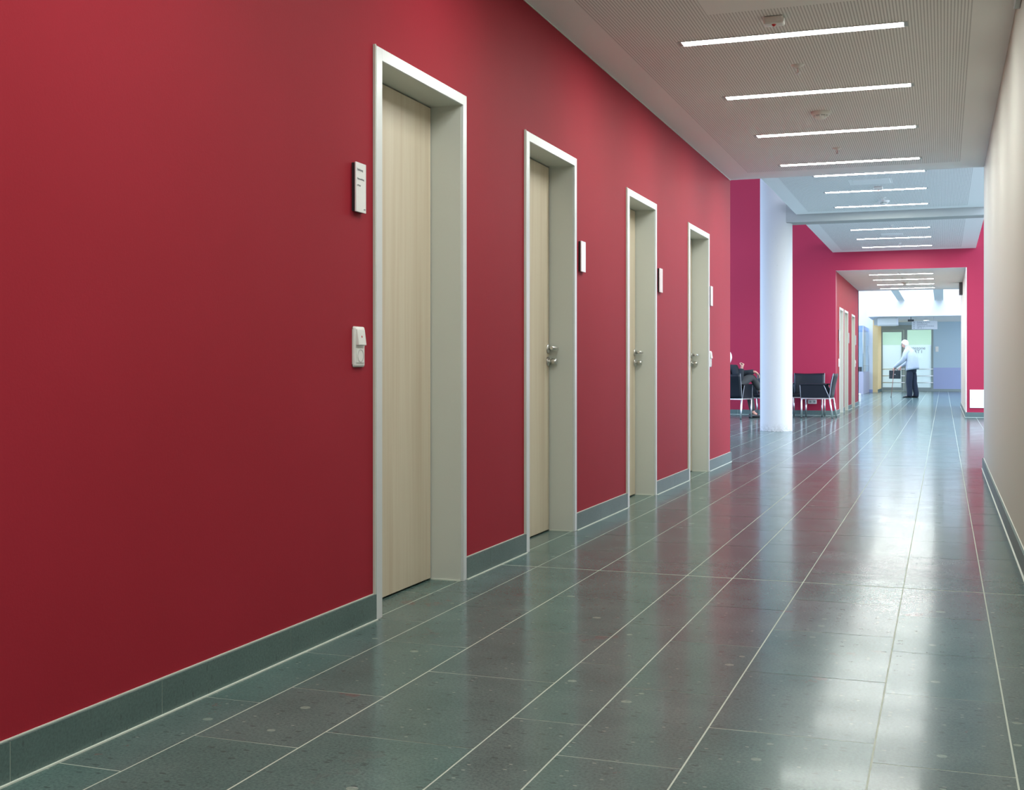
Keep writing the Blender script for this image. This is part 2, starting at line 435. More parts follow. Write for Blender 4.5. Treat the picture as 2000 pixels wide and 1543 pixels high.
for d0, d1 in DOORS: runs.append((y, d0 + 0.001)); y = d1 - 0.001
runs.append((y, Y_END))
b_ = B(); skirting(b_, XL, WL, runs, None, [-1.6, -0.3, 0.3, 0.92, 1.55, 2.164, 2.721, 3.397, 5.2, 7.1, 9.244, 11.3])
# the skirting turns the corner into the hall
b_.box(HL, XL, Y_END, Y_END + 0.012, 0, SKH, SKIRT)
struct(b_, 'baseboard_left')
b_ = B(); skirting(b_, XR, WR, [(-5.0, Y_END)], None); b_.box(XR, HR, Y_END, Y_END + 0.012, 0, SKH, SKIRT); struct(b_, 'baseboard_right')

def grid_ceiling(b_, xs, ys, z, zone):
    for x0, x1 in zip(xs, xs[1:]):
        for y0, y1 in zip(ys, ys[1:]):
            m = zone((x0 + x1) / 2, (y0 + y1) / 2); b_.quad([(x0, y0, z), (x0, y1, z), (x1, y1, z), (x1, y0, z)], m)
def zone1(x, y):
    if not (-1.742 < x < 0.14 and -4.5 < y < 11.5): return CEIL
    if -1.16 < x < -0.42 and 5.36 < y < 6.27: return CEIL
    return PERF
b_ = B(); grid_ceiling(b_, [WL, -1.742, -1.16, -0.42, 0.14, WR], [-5.0, -4.5, 5.36, 6.27, 11.5, Y_END], Z1, zone1)
b_.box(WL, WR, -5.0, Y_END, Z1 + 0.004, Z1 + 0.34, CEIL)
struct(b_, 'ceiling')
b_ = B(); b_.box(WL - 0.0, WL + 0.004, -5.0, Y_END, Z1 - 0.004, Z1 + 0.001, SEAL); struct(b_, 'trim_1')

# ------------------------------------------------------------------ hall
b_ = B()
b_.box(HL - 0.2, -2.30, Y_END - 0.25, Y_END, 0, HALL, RED); b_.box(0.60, HR + 0.2, Y_END - 0.25, Y_END, 0, HALL, WHITEP)
b_.box(-2.30, 0.60, Y_END - 0.25, Y_END - 0.001, 2.86, HALL, WHITEP)
struct(b_, 'wall_hall_front')
b_ = B()
b_.box(HL - 0.2, -1.939, Y_W, Y_W + 0.3, 0, HALL, RED_DAYLIT); b_.box(0.40, HR + 0.2, Y_W, Y_W + 0.3, 0, HALL, RED_DAYLIT)
b_.box(-1.939, 0.40, Y_W, Y_W + 0.3, Z1 + 0.001, HALL, RED_DAYLIT)
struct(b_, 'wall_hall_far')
b_ = B()
def wskirt(x0, x1, side_x=None):
    n = max(1, round((x1 - x0) / 0.62)); w = (x1 - x0) / n
    for i in range(n): b_.box(x0 + i * w + 0.002, x0 + (i + 1) * w - 0.002, Y_W - 0.014, Y_W, 0.004, SKH, SKIRT)
    b_.box(x0, x1, Y_W - 0.0128, Y_W, 0.0, SKH - 0.001, GROUT); b_.box(x0, x1, Y_W - 0.022, Y_W - 0.014, 0, 0.004, SEAL)
wskirt(HL, -1.93); wskirt(0.37, HR); struct(b_, 'baseboard_far')
b_ = B(); b_.box(HL - 0.2, HR + 0.2, Y_END - 0.2, Y_W + 0.3, HALL, HALL + 0.2, WHITEP); struct(b_, 'ceiling_hall')
def window_wall(name, x0, x1, fx):
    ya, yb = Y_END, Y_W
    w = B(); w.box(x0, x1, ya, yb, 0, 0.4, WHITEP); w.box(x0, x1, ya, yb, 5.8, HALL, WHITEP)
    w.box(x0, x1, ya, ya + 0.2, 0.4, 5.8, WHITEP); w.box(x0, x1, yb - 0.2, yb, 0.4, 5.8, WHITEP); struct(w, name)
    f = B(); n = 7; st = (yb - ya - 0.4) / n
    for i in range(n + 1): f.box(fx - 0.03, fx + 0.03, ya + 0.2 + i * st - 0.03, ya + 0.2 + i * st + 0.03, 0.4, 5.8, TRIMM)
    for z in (0.43, 3.1, 5.77): f.box(fx - 0.03, fx + 0.03, ya + 0.2, yb - 0.2, z - 0.03, z + 0.03, TRIMM)
    return f
struct(window_wall('wall_hall_left', HL - 0.2, HL, HL - 0.1), 'window_1')
struct(window_wall('wall_hall_right', HR, HR + 0.2, HR + 0.1), 'window_2')

# suspended white ceiling running through the hall, in two bays with a concrete beam between
SX0, SX1 = -1.99, 0.557
def zone2(x, y):
    if not (-1.80 < x < 0.31): return CEIL
    if -1.05 < x < -0.56 and 14.62 < y < 15.05: return CEIL
    return PERF
b_ = B(); grid_ceiling(b_, [SX0, -1.80, -1.05, -0.56, 0.31, SX1], [Y_END, Y_END + .25, 14.62, 15.05, 17.45, 17.68], Z2, lambda x, y: CEIL if (y < Y_END + .2 or y > 17.5) else zone2(x, y))
b_.box(SX0, SX1, Y_END, 17.68, Z2 + 0.004, Z2 + 0.22, CEIL); struct(b_, 'ceiling_hall_near_bay')
b_ = B(); grid_ceiling(b_, [SX0, -1.80, 0.31, SX1], [18.03, 18.25, 23.45, Y_W], Z2, lambda x, y: CEIL if (y < 18.2 or y > 23.5) else (PERF if -1.8 < x < 0.31 else CEIL))
b_.box(SX0, SX1, 18.03, Y_W, Z2 + 0.004, Z2 + 0.22, CEIL); struct(b_, 'ceiling_hall_far_bay')
GCONC = M('grey_concrete', (0.42, 0.45, 0.43), 0.6, spec=0.3)
b_ = B(); b_.box(-2.30, HR, 17.69, 18.02, 3.0, 3.55, GCONC, bev=0.012); o = struct(b_, 'trim_2')
b_ = B(); b_.lathe([(0, 0), (0.234, 0), (0.23, 0.006), (0.23, HALL), (0, HALL)], CONC, n=64); o = b_.build('concrete_column', loc=(-2.294, 17.855, 0))
tag(o, 'round white concrete column at the left edge of the hall passage, scuffed at its foot', 'column')
# ------------------------------------------------------------------ second corridor
C2L, C2R = -1.939, 0.385
b_ = B(); wall_with_doors(b_, -2.27, C2L, Y_W + 0.3, Y_C2, Z1 + 0.1, DOORS2, RED); struct(b_, 'wall_second_corridor_left')
b_ = B(); b_.box(C2R, 0.40, Y_W, Y_W + 0.3, 0, Z1, WHITEP); b_.box(C2R, 0.60, Y_W + 0.3, Y_C2, 0, Z1 + 0.1, WHITEP); struct(b_, 'wall_second_corridor_right')
runs = []; y = Y_W
for d0, d1 in DOORS2: runs.append((y, d0)); y = d1
runs.append((y, Y_C2))
b_ = B(); skirting(b_, C2L + 0.012, C2L, runs, None); struct(b_, 'baseboard_second_corridor_left')
b_ = B(); skirting(b_, C2R - 0.012, C2R, [(Y_W, Y_C2)], None); struct(b_, 'baseboard_second_corridor_right')
b_ = B(); b_.box(C2L, C2R, Y_W + 0.001, Y_C2, Z1, Z1 + 0.25, CEIL); struct(b_, 'ceiling_second_corridor')

# ------------------------------------------------------------------ atrium and the far end
b_ = B(); b_.box(-6.2, -6.0, Y_C2, YB + 0.2, 0, 6.0, WHITEP); b_.box(-6.2, -1.939, Y_C2 - 0.2, Y_C2, 0, 6.0, WHITEP)
b_.box(0.385, 3.8, Y_C2 - 0.2, Y_C2, 0, 6.0, WHITEP); b_.box(-1.939, 0.385, Y_C2 - 0.2, Y_C2, Z1 + 0.02, 6.0, WHITEP)
struct(b_, 'wall_atrium_front')
b_ = B(); b_.box(3.6, 3.8, Y_C2, 43.6, 0, 6.0, WHITEP); b_.box(3.6, 3.8, 43.6, YB + 0.2, 0, 0.3, WHITEP); b_.box(3.6, 3.8, 43.6, YB + 0.2, 2.6, 6.0, WHITEP); b_.box(3.6, 3.8, 48.4, YB + 0.2, 0.3, 2.6, WHITEP)
for y in (43.63, 45.2, 46.8, 48.37): b_.box(3.66, 3.74, y - 0.03, y + 0.03, 0.3, 2.6, TRIMM)  # mullions of the unseen window added for lobby light
struct(b_, 'wall_atrium_right')
b_ = B(); b_.box(-2.27, 3.8, 43.0, 43.2, 2.645, 6.0, WHITEP); b_.box(-2.45, -2.25, 43.2, 46.4, 2.646, 6.0, WHITEP); b_.box(-6.2, -2.45, 46.2, 46.4, 0, 6.0, WHITEP)
b_.box(-6.2, -2.45, 46.188, 46.2, 0.0, 0.10, BLUEP)
struct(b_, 'wall_atrium_far')
b_ = B(); b_.box(-2.45, -2.27, 46.2, YB, 0, 2.645, YELL); b_.box(-2.27, -2.258, 46.2, YB, 0, 0.10, SKIRT); struct(b_, 'wall_yellow_return')
b_ = B(); b_.box(-2.249, 3.6, 43.2, YB + 0.2, 2.645, 2.8, WHITEP); struct(b_, 'ceiling_far_lobby')
for i, (x, w) in enumerate([(-1.35, 0.22), (-0.15, 0.28)]):
    b_ = B(); b_.box(x - w / 2, x + w / 2, 30.9, 43.0, 3.17 + 0.0, 3.5, WHITEP); struct(b_, 'trim_%d' % (i + 3))
b_ = B()
for y in (31.0, 33.9, 36.8, 39.7, 42.6): b_.box(-6.0, 3.6, y - 0.05, y + 0.05, 5.85, 6.05, TRIMM)
struct(b_, 'window_3')
b_ = B(); b_.box(-6.0, -5.0, Y_C2, 46.4, 6.0, 6.1, WHITEP); b_.box(2.5, 3.8, Y_C2, 43.2, 6.0, 6.1, WHITEP); b_.box(-2.27, 3.8, 43.2, YB + 0.2, 6.0, 6.1, WHITEP); struct(b_, 'ceiling_atrium')
b_ = B(); b_.box(-0.369, 3.6, YB, YB + 0.15, 0.90, 2.645, BLUEW); b_.box(-0.369, 3.6, YB - 0.002, YB + 0.15, 0.09, 0.90, BLUEP)
b_.box(-0.369, 3.6, YB - 0.012, YB + 0.15, 0, 0.09, FRAMEG); b_.box(-2.5, -0.369, YB, YB + 0.15, 2.525, 2.8, BLUEW)
struct(b_, 'wall_far_end')
# room behind the glazed doors
b_ = B(); b_.box(-3.2, -3.0, YB + 0.15, 54.2, 0, 3.3, GREEN); b_.box(1.4, 1.6, YB + 0.15, 54.2, 0, 3.3, YGREEN)
b_.box(-3.2, 1.6, 54.0, 54.2, 0, 1.62, YGREEN); b_.box(-3.2, 1.6, 54.0, 54.2, 1.62, 3.3, GREEN); b_.box(-3.2, -2.5, YB + .15, YB + .3, 0, 3.3, WHITEP)
b_.box(-3.2, 1.6, 52.6, 54.2, 3.3, 3.4, WHITEP)  # partial ceiling; the roof opening added beside it lights the room
struct(b_, 'wall_far_room')
# glazed door set
d = thing('door_1', None, None, (0, YB, 0)); d['kind'] = 'structure'
b_ = B(); f = FRAMEG
b_.box(-2.27, -0.369, -0.03, 0.06, 2.345, 2.525, f); b_.box(-1.44, -1.317, -0.03, 0.06, 0, 2.345, f); b_.box(-0.443, -0.369, -0.03, 0.06, 0, 2.345, f)
b_.box(-1.317, -0.443, -0.03, 0.06, 0, 0.14, f); b_.box(-2.27, -2.24, -0.03, 0.06, 0, 2.345, f)
b_.build('door_frame', d)
b_ = B(); b_.box(-2.24, -1.45, -0.02, 0.03, 0.01, 0.14, f); b_.box(-2.24, -1.45, -0.02, 0.03, 2.27, 2.34, f); b_.box(-1.525, -1.45, -0.02, 0.03, 0.14, 2.27, f); b_.box(-2.24, -2.22, -0.02, 0.03, 0.14, 2.27, f)
lf = b_.build('door_leaf', d)
b_ = B(); b_.box(-2.22, -1.525, 0.0, 0.012, 1.77, 2.27, GLASS); b_.build('glass_pane', lf)
b_ = B(); b_.box(-2.22, -1.525, 0.0, 0.012, 0.14, 1.77, FROST); b_.build('frosted_pane', lf)
b_ = B(); b_.tube([(-1.52, -0.05, 1.05), (-1.64, -0.05, 1.05)], 0.012, METAL); b_.tube([(-1.50, -0.01, 1.05), (-1.52, -0.05, 1.05)], 0.012, METAL); b_.build('door_handle', lf)
b_ = B(); b_.box(-1.317, -0.443, 0.0, 0.012, 1.77, 2.345, GLASS); b_.build('glass_pane', d)
b_ = B(); b_.box(-1.317, -0.443, 0.0, 0.012, 0.14, 1.77, FROST); b_.build('frosted_pane', d)
for z in (0.842, 0.586, 0.329):
    b_ = B(); b_.tube([(-2.22, -0.07, z), (-1.40, -0.07, z)], 0.016, METAL); b_.build('guard_rail', lf)
    b_ = B(); b_.tube([(-1.34, -0.07, z), (-0.38, -0.07, z)], 0.016, METAL); b_.tube([(-0.385, -0.07, z), (-0.385, -0.02, z)], 0.014, METAL); b_.build('guard_rail', d)
text('door_lettering', 'Wartezone', 0.17, (-0.655, -0.012, 1.645), (PI/2, 0, 0), INK, d, 'RIGHT')
text('door_lettering', 'MRT I', 0.17, (-0.77, -0.012, 1.505), (PI/2, 0, 0), INK, d, 'RIGHT')
b_ = B(); b_.box(-2.22, -1.525, 0.6, 0.68, 1.90, 1.98, FRAMEG); struct(b_, 'trim_5')
b_ = B(); b_.box(-3.0, 1.4, 53.5, 53.7, 1.2, 1.66, M('beige_band', (0.62, 0.52, 0.38), 0.6)); struct(b_, 'trim_6')

# ------------------------------------------------------------------ doors of the near and second corridors
def make_door(idx, y0, y1, wall_face, face_x, handle_side, near=True):
    """steel reveal frame, ash leaf, lever handle; Y grows away from the camera"""
    d = thing('door_%d' % idx, None, None, (face_x, y0, 0)); d['kind'] = 'structure'
    w = y1 - y0; fl, fr, ft = 0.049, 0.040, 0.046; dep = 0.15
    b_ = B()
    # face profile, slightly proud of the wall, with a raised outer bead
    b_.box(-0.012, 0.0, 0, fl, 0, ZF, TRIMM, bev=0.0015, seg=1); b_.box(-0.012, 0.0, w - fr, w, 0, ZF, TRIMM, bev=0.0015, seg=1)
    b_.box(-0.012, 0.0, fl - 0.002, w - fr + 0.002, ZF - ft, ZF, TRIMM, bev=0.0015, seg=1)
    b_.box(-0.016, -0.002, -0.006, 0.001, 0, ZF + 0.004, SEAL)
    b_.build('door_frame', d)
    b_ = B()
    b_.box(-dep - 0.06, -0.011, 0.022, fl, 0, ZF - ft, STEEL); b_.box(-dep - 0.06, -0.011, w - fr, w - 0.016, 0, ZF - ft, STEEL)
    b_.box(-dep - 0.06, -0.011, 0.022, w - 0.016, ZF - ft, ZF - 0.022, STEEL)
    b_.box(-dep - 0.004, -0.011, w - fr - 0.004, w - fr, 0, ZF - ft, STEEL)
    b_.box(-dep + 0.0, -0.012, w - fr - 0.010, w - fr, 0.0, 0.006, SEAL)
    b_.build('door_lining', d)
    b_ = B(); b_.box(-dep - 0.045, -dep, fl + 0.003, w - fr - 0.010, 0.008, ZF - ft - 0.005, WOOD, bev=0.001, seg=1); leaf = b_.build('door_leaf', d)
    b_ = B(); b_.box(-dep - 0.05, -dep - 0.03, fl, w - fr, 0.0, ZF - ft, BLACK); b_.build('door_seal', d)
    # lever and lock
    s = 1 if handle_side == 'far' else -1
    hy = (w - fr - 0.034) if s == 1 else (fl + 0.040)
    hx = -dep
    b_ = B(); T = Matrix.Translation((hx, hy, 1.033)) @ Matrix.Rotation(PI/2, 4, 'Y')
    b_.lathe([(0, 0), (0.026, 0), (0.026, 0.006), (0.022, 0.009), (0, 0.009)], METAL, n=24, T=T)
    b_.tube([(hx + 0.005, hy, 1.035), (hx + 0.050, hy, 1.035), (hx + 0.058, hy - s * 0.006, 1.035), (hx + 0.060, hy - s * 0.02, 1.035), (hx + 0.060, hy - s * 0.118, 1.035)], [0.010, 0.0095, 0.0095, 0.0095, 0.009], METAL, n=12)
    b_.build('door_handle', leaf)
    b_ = B(); T = Matrix.Translation((hx, hy, 0.961)) @ Matrix.Rotation(PI/2, 4, 'Y')
    b_.lathe([(0, 0), (0.026, 0), (0.026, 0.006), (0.022, 0.009), (0.011, 0.009), (0.010, 0.022), (0.0165, 0.024), (0.0165, 0.052), (0.014, 0.054), (0, 0.054)], METAL, n=24, T=T)
    b_.build('lock_knob', leaf)
    return d
for i, (y0, y1) in enumerate(DOORS): make_door(i + 2, y0, y1, WL, XL, 'near' if i == 0 else 'far')
for i, (y0, y1) in enumerate(DOORS2): make_door(i + 6, y0, y1, C2L, C2L + 0.012, 'near' if i == 0 else 'far')

# ------------------------------------------------------------------ door signs, switches, sockets
def door_sign(y0, y1, z0, z1, wx, label, lines=None):
    t = thing('door_sign', label, 'sign', (wx, y0, z0), group='white room signs beside the doors')
    w, h = y1 - y0, z1 - z0
    b_ = B(); b_.box(0.0, 0.012, 0.003, w - 0.001, 0.002, h - 0.002, BLACK); b_.build('backing', t)
    b_ = B(); b_.box(0.012, 0.0185, 0, w, 0, h, SIGNW, bev=0.0012, seg=1); p = b_.build('sign_panel', t)
    for (s, zz_, sz) in (lines or []):
        text('sign_text', s, sz, (0.019, 0.007, zz_), (PI/2, 0, PI/2), INK, p)
    if lines: text('sign_text', '0.19', 0.007, (0.019, w - 0.007, 0.012), (PI/2, 0, PI/2), INK, p, 'RIGHT')
    return t
door_sign(3.838, 3.916, 1.48, 1.656, WL, 'white upright room sign left of the nearest door, printed with three short lines', [('Einleitung', 0.150, 0.0115), ('Untersuchung', 0.118, 0.0095), ('OP Süd', 0.094, 0.0085)])
door_sign(6.657, 6.747, 1.477, 1.653, WL, 'plain white upright room sign just right of the second door')
door_sign(8.692, 8.788, 1.477, 1.653, WL, 'plain white upright room sign just right of the third door')
door_sign(10.755, 10.85, 1.476, 1.652, WL, 'plain white upright room sign just right of the fourth door, above a switch')
door_sign(24.42, 24.55, 1.44, 1.66, C2L, 'small white room sign left of the first door in the second corridor')
door_sign(26.92, 27.05, 1.44, 1.66, C2L, 'small white room sign between the second and third doors in the second corridor')
door_sign(29.05, 29.20, 1.44, 1.66, C2L, 'small white room sign right of the last door in the second corridor')

def switch_plate(y0, y1, z0, z1, wx, label):
    t = thing('switch_plate', label, 'light switch', (wx, y0, z0), group='white wall plates with a rocker switch over a socket')
    w, h = y1 - y0, z1 - z0
    b_ = B(); b_.box(-0.004, 0.011, 0, w, 0, h, WPLAST, bev=0.010, seg=4); b_.build('plate', t)
    b_ = B(); T = Matrix.Translation((0.011, w / 2, h * 0.73)) @ Matrix.Rotation(math.radians(-7), 4, 'Y')
    b_.box(-0.004, 0.008, -w * 0.36, w * 0.36, -h * 0.20, h * 0.20, WPLAST, bev=0.0025, seg=2, T=T); r = b_.build('rocker', t)
    b_ = B(); b_.box(0.0175, 0.0192, w * 0.5 - 0.004, w * 0.5 + 0.004, h * 0.73 - 0.006, h * 0.73 + 0.006, REDL, bev=0.0006, seg=1); b_.build('indicator_lens', r)
    b_ = B(); b_.box(0.006, 0.0135, w * 0.15, w * 0.85, h * 0.10, h * 0.46, WPLAST, bev=0.002, seg=2)
    T = Matrix.Translation((0.0137, w / 2, h * 0.28)) @ Matrix.Rotation(PI/2, 4, 'Y')
    b_.lathe([(0.023, 0.0), (0.0225, 0.001), (0.0205, 0.0), (0.019, -0.003), (0, -0.003)], GPLAST, n=28, T=T)
    b_.build('socket', t)
switch_plate(3.840, 3.924, 0.929, 1.074, WL, 'white wall plate with rocker switch over a socket, left of the nearest door')
switch_plate(10.742, 10.835, 0.928, 1.072, WL, 'white wall plate with rocker switch, just right of the fourth door under its sign')
switch_plate(24.42, 24.53, 0.93, 1.09, C2L, 'small white switch plate left of the first door in the second corridor')
switch_plate(29.05, 29.17, 0.93, 1.09, C2L, 'small white switch plate right of the last door in the second corridor')
t = thing('double_socket', 'white double power socket low on the red wall behind the armchairs', 'power socket', (-2.454, Y_W, 0.22))
b_ = B(); b_.box(0, 0.163, -0.012, 0.002, 0, 0.08, WPLAST, bev=0.009, seg=3); b_.build('plate', t)
for k in (0.043, 0.120):
    b_ = B(); b_.lathe([(0.024, 0), (0.022, 0.002), (0.019, 0.0), (0, 0.0)], GPLAST, n=24, T=Matrix.Translation((k, -0.0125, 0.04)) @ Matrix.Rotation(PI/2, 4, 'X'))
    b_.box(k - 0.004, k + 0.004, -0.0135, -0.0125, 0.036, 0.044, BLACK); b_.build('socket', t)
t = thing('access_cover', 'flat white square access cover low on the red wall at the right', 'wall cover', (0.451, Y_W, 0.175))
b_ = B(); b_.box(0, 0.36, -0.016, 0.0, 0, 0.336, SIGNW, bev=0.004); b_.build('cover', t)
b_ = B(); b_.lathe([(0.010, 0), (0.008, 0.003), (0, 0.003)], METAL, n=16, T=Matrix.Translation((0.035, -0.016, 0.168)) @ Matrix.Rotation(PI/2, 4, 'X')); b_.build('latch', t)

# ------------------------------------------------------------------ ceiling strips
def strip(y, z, label, group, first=[None]):
    if first[0] is None:
        t = thing('ceiling_light', label, 'ceiling light', (-1.393, y, z), group=group)
        w, h = 1.192, 0.044
        b_ = B(); b_.box(-0.022, 0, -h, h, -0.004, 0.02, GPLAST); b_.box(w, w + 0.022, -h, h, -0.004, 0.02, GPLAST)
        b_.box(-0.022, w + 0.022, -h - 0.004, -h, -0.005, 0.02, TRIMM); b_.box(-0.022, w + 0.022, h, h + 0.004, -0.005, 0.02, TRIMM); b_.build('frame', t)
        b_ = B(); b_.quad([(0, -h, -0.003), (0, h, -0.003), (w, h, -0.003), (w, -h, -0.003)], DIFF); b_.build('diffuser', t)
        first[0] = t; return t
    t = copy_tree(first[0]); t.location = (-1.393, y, z); t['label'] = label; t['group'] = group
    return t
ordn = ['first', 'second', 'third', 'fourth']
for k, y in enumerate([6.78, 8.249, 9.694, 11.171]):
    strip(y, Z1, 'lit strip light in the near corridor ceiling, %s from the top of the photo' % ordn[k], 'strip lights in the near corridor ceiling')
near_lab = ['just past the corridor edge', 'midway between corridor edge and beam', 'right in front of the beam']
for k, y in enumerate([14.183, 15.57, 17.048]):
    strip(y, Z2, 'lit strip light in the raised hall ceiling, ' + near_lab[k], 'strip lights in the hall ceiling before the beam')
far_lab = ['nearest behind the beam', 'in the middle of the three behind the beam', 'closest to the red wall']
for k, y in enumerate([19.952, 21.424, 22.931]):
    strip(y, Z2, 'lit strip light in the hall ceiling, ' + far_lab[k], 'strip lights in the hall ceiling behind the beam')
for k, y in enumerate([25.058, 26.568, 28.144, 29.551]):
    strip(y, Z1, 'small lit strip light in the second corridor ceiling, %s from its red opening' % ordn[k], 'strip lights in the second corridor ceiling')
for k in (1, 2, 3, 4):
    strip(5.31 - 1.4695 * k + (0.66 if k == 1 else 0), Z1, 'lit strip light overhead in the corridor, above and behind the view', 'strip lights overhead outside the view')

# ------------------------------------------------------------------ hatches and devices on the ceiling
b_ = B(); b_.box(0, 0.60, -0.60, 0, -0.0035, 0.002, CEIL, bev=0.0015, seg=1); o = b_.build('ceiling_hatch', loc=(-1.077, 6.19, Z1)); tag(o, 'flat square access panel in the near corridor ceiling, cut by the top edge', 'ceiling hatch')
b_ = B(); b_.box(0, 0.42, -0.36, 0, -0.0035, 0.002, CEIL, bev=0.0015, seg=1); o = b_.build('ceiling_hatch', loc=(-1.01, 15.01, Z2)); tag(o, 'faint flat access panel in the raised hall ceiling before the beam', 'ceiling hatch')
b_ = B(); b_.box(0, 0.34, -0.30, 0, -0.006, 0.002, CEIL, bev=0.0015, seg=1); o = b_.build('ceiling_hatch', loc=(-0.97, 21.0, Z2)); tag(o, 'faint flat access panel in the hall ceiling behind the beam', 'ceiling hatch')

def alarm(x, y, z, label):
    t = thing('fire_sounder', label, 'alarm', (x, y, z), group='white alarm boxes with a red lens on the ceiling')
    b_ = B(); b_.box(-0.052, 0.052, -0.035, 0.035, -0.042, -0.001, WPLAST, bev=0.012, seg=3); b_.box(-0.045, 0.045, -0.028, 0.028, -0.004, 0.0, BLACK); b_.build('housing', t)
    b_ = B(); b_.lathe([(0, -0.062), (0.006, -0.058), (0.016, -0.046), (0.018, -0.036), (0, -0.036)], REDL, n=20, T=Matrix.Translation((0, -0.012, 0.008))); b_.build('lens', t)
alarm(-0.836, 6.425, Z1, 'white alarm box with red lens, beside the hatch on the near corridor ceiling')
alarm(-0.745, 15.28, Z2, 'white alarm box behind the access panel of the raised hall ceiling')
def sprinkler(x, y, z, label, group='sprinkler heads on the ceilings'):
    t = thing('sprinkler_head', label, 'sprinkler', (x, y, z), group=group)
    b_ = B(); b_.lathe([(0.039, 0), (0.036, -0.004), (0.018, -0.014), (0.012, -0.016), (0, -0.016)], WPLAST, n=28); b_.build('escutcheon', t)
    b_ = B(); b_.tube([(0, 0, -0.012), (0, 0, -0.024)], 0.007, METAL)
    for s in (-1, 1): b_.tube([(0, 0, -0.020), (s * 0.011, 0, -0.027), (s * 0.009, 0, -0.038), (0, 0, -0.048)], 0.0022, METAL, n=6)
    b_.tube([(0, 0, -0.024), (0, 0, -0.050)], 0.0016, REDL, n=6)
    b_.lathe([(0, -0.048), (0.015, -0.050), (0.015, -0.0515), (0, -0.0515)], METAL, n=20); b_.build('nozzle', t)
sprinkler(-0.834, 7.494, Z1, 'sprinkler head between the two topmost strip lights')
sprinkler(-0.84, 10.444, Z1, 'sprinkler head before the last strip light of the near corridor')
sprinkler(-0.735, 16.28, Z2, 'tiny sprinkler head above the smoke detector in the raised ceiling')
sprinkler(-0.76, 19.45, Z2, 'tiny sprinkler head just behind the concrete beam')
sprinkler(-0.735, 22.35, Z2, 'tiny sprinkler head before the last strip light at the red wall')
sprinkler(-0.803, 24.54, Z1, 'tiny dark sprinkler head just inside the second corridor opening')
sprinkler(-0.797, 25.88, Z1, 'tiny sprinkler head after the first strip light of the second corridor')
def smoke(x, y, z, label):
    t = thing('smoke_detector', label, 'smoke detector', (x, y, z), group='round white smoke detectors on the ceilings')
    b_ = B(); b_.lathe([(0.070, 0), (0.070, -0.010), (0.062, -0.022), (0.052, -0.028)], WPLAST, n=36)
    b_.lathe([(0.050, -0.027), (0.046, -0.034)], BLACK, n=36); b_.lathe([(0.051, -0.031), (0.049, -0.032), (0.047, -0.035)], WPLAST, n=36)
    b_.lathe([(0.044, -0.033), (0.040, -0.040)], BLACK, n=36)
    b_.lathe([(0.045, -0.036), (0.041, -0.040), (0.030, -0.050), (0.014, -0.057), (0, -0.058)], WPLAST, n=36)
    for k in range(8):
        a = k * PI / 4; b_.tube([(0.052 * math.cos(a), 0.052 * math.sin(a), -0.027), (0.040 * math.cos(a), 0.040 * math.sin(a), -0.041)], 0.004, WPLAST, n=6)
    b_.build('housing', t)
smoke(-0.831, 8.93, Z1, 'round white smoke detector between second and third strip lights')
smoke(-0.737, 16.60, Z2, 'round white smoke detector overlapping a strip light in front of the beam')
smoke(-0.793, 27.5, Z1, 'tiny smoke detector overlapping the strip lights of the second corridor')
b_ = B(); b_.box(0, 0.07, -0.15, 0.15, -0.26, 0.0, M('dark_grey_box', (0.10, 0.10, 0.11), 0.5), bev=0.01); o = b_.build('wall_speaker', loc=(C2R - 0.07, 28.0, 2.75)); tag(o, 'small dark grey box high on the right wall of the second corridor', 'loudspeaker')
b_ = B(); b_.box(-0.03, 0, -0.16, 0.16, 0, 0.10, GPLAST, bev=0.004); o = b_.build('wall_box', loc=(WR, 6.15, 2.655)); tag(o, 'grey box high on the cream right wall, cut off at the top right corner', 'wall box')

# ------------------------------------------------------------------ far lobby objects
t = thing('hanging_sign', 'pale grey direction sign with four printed lines hanging from the lobby ceiling', 'sign', (-1.035, 44.0, 2.223))
b_ = B(); b_.box(0, 0.835, 0, 0.03, 0, 0.292, SIGNG, bev=0.004); p = b_.build('sign_panel', t)
for k, s in enumerate(['Aufzug A (West)', 'Anmeldung B', 'Pädiatrisch. Ambulanz', 'OP  B  1']):
    zz_ = 0.245 - k * 0.066
    text('sign_text', s, 0.062, (0.17, -0.002, zz_), (PI/2, 0, 0), INK, p)
    b_ = B(); b_.box(0.055, 0.085, -0.002, 0.002, zz_ - 0.014, zz_ + 0.014, INK); b_.build('pictogram', p)
for x in (0.12, 0.71):
    b_ = B(); b_.tube([(x, 0.015, 0.29), (x, 0.015, 0.421)], 0.006, METAL); b_.build('hanging_rod', t)
b_ = B(); b_.box(0, 0.20, 0, 0.12, 0, 0.065, BLACK, bev=0.006); b_.tube([(0.1, 0.06, 0.06), (0.1, 0.06, 0.156)], 0.01, BLACK); o = b_.build('ceiling_box', loc=(-1.159, 43.6, 2.49)); tag(o, 'small black box hanging from the lobby ceiling left of the direction sign', 'box')
t = thing('wall_awning_unit', 'long white rounded housing fixed at the top of the yellow wall', 'air curtain', (-2.27, 43.5, 2.34))
b_ = B(); oct_ = [(0.04, 0), (0.20, 0), (0.27, 0.06), (0.29, 0.15), (0.26, 0.24), (0.18, 0.29), (0.04, 0.29), (0, 0.24), (0, 0.05)]
b_.prism([(a, z) for a, z in oct_], 0.12, 0.74, WPLAST, axis='x'); b_.build('housing', t)
b_ = B(); b_.prism([(a * 0.94 + .01, z * 0.94 + .01) for a, z in oct_], 0.74, 0.80, SIGNG, axis='x'); b_.build('end_cap', t)
b_ = B(); b_.box(0, 0.12, 0.03, 0.26, 0.03, 0.26, GPLAST); b_.build('bracket', t)
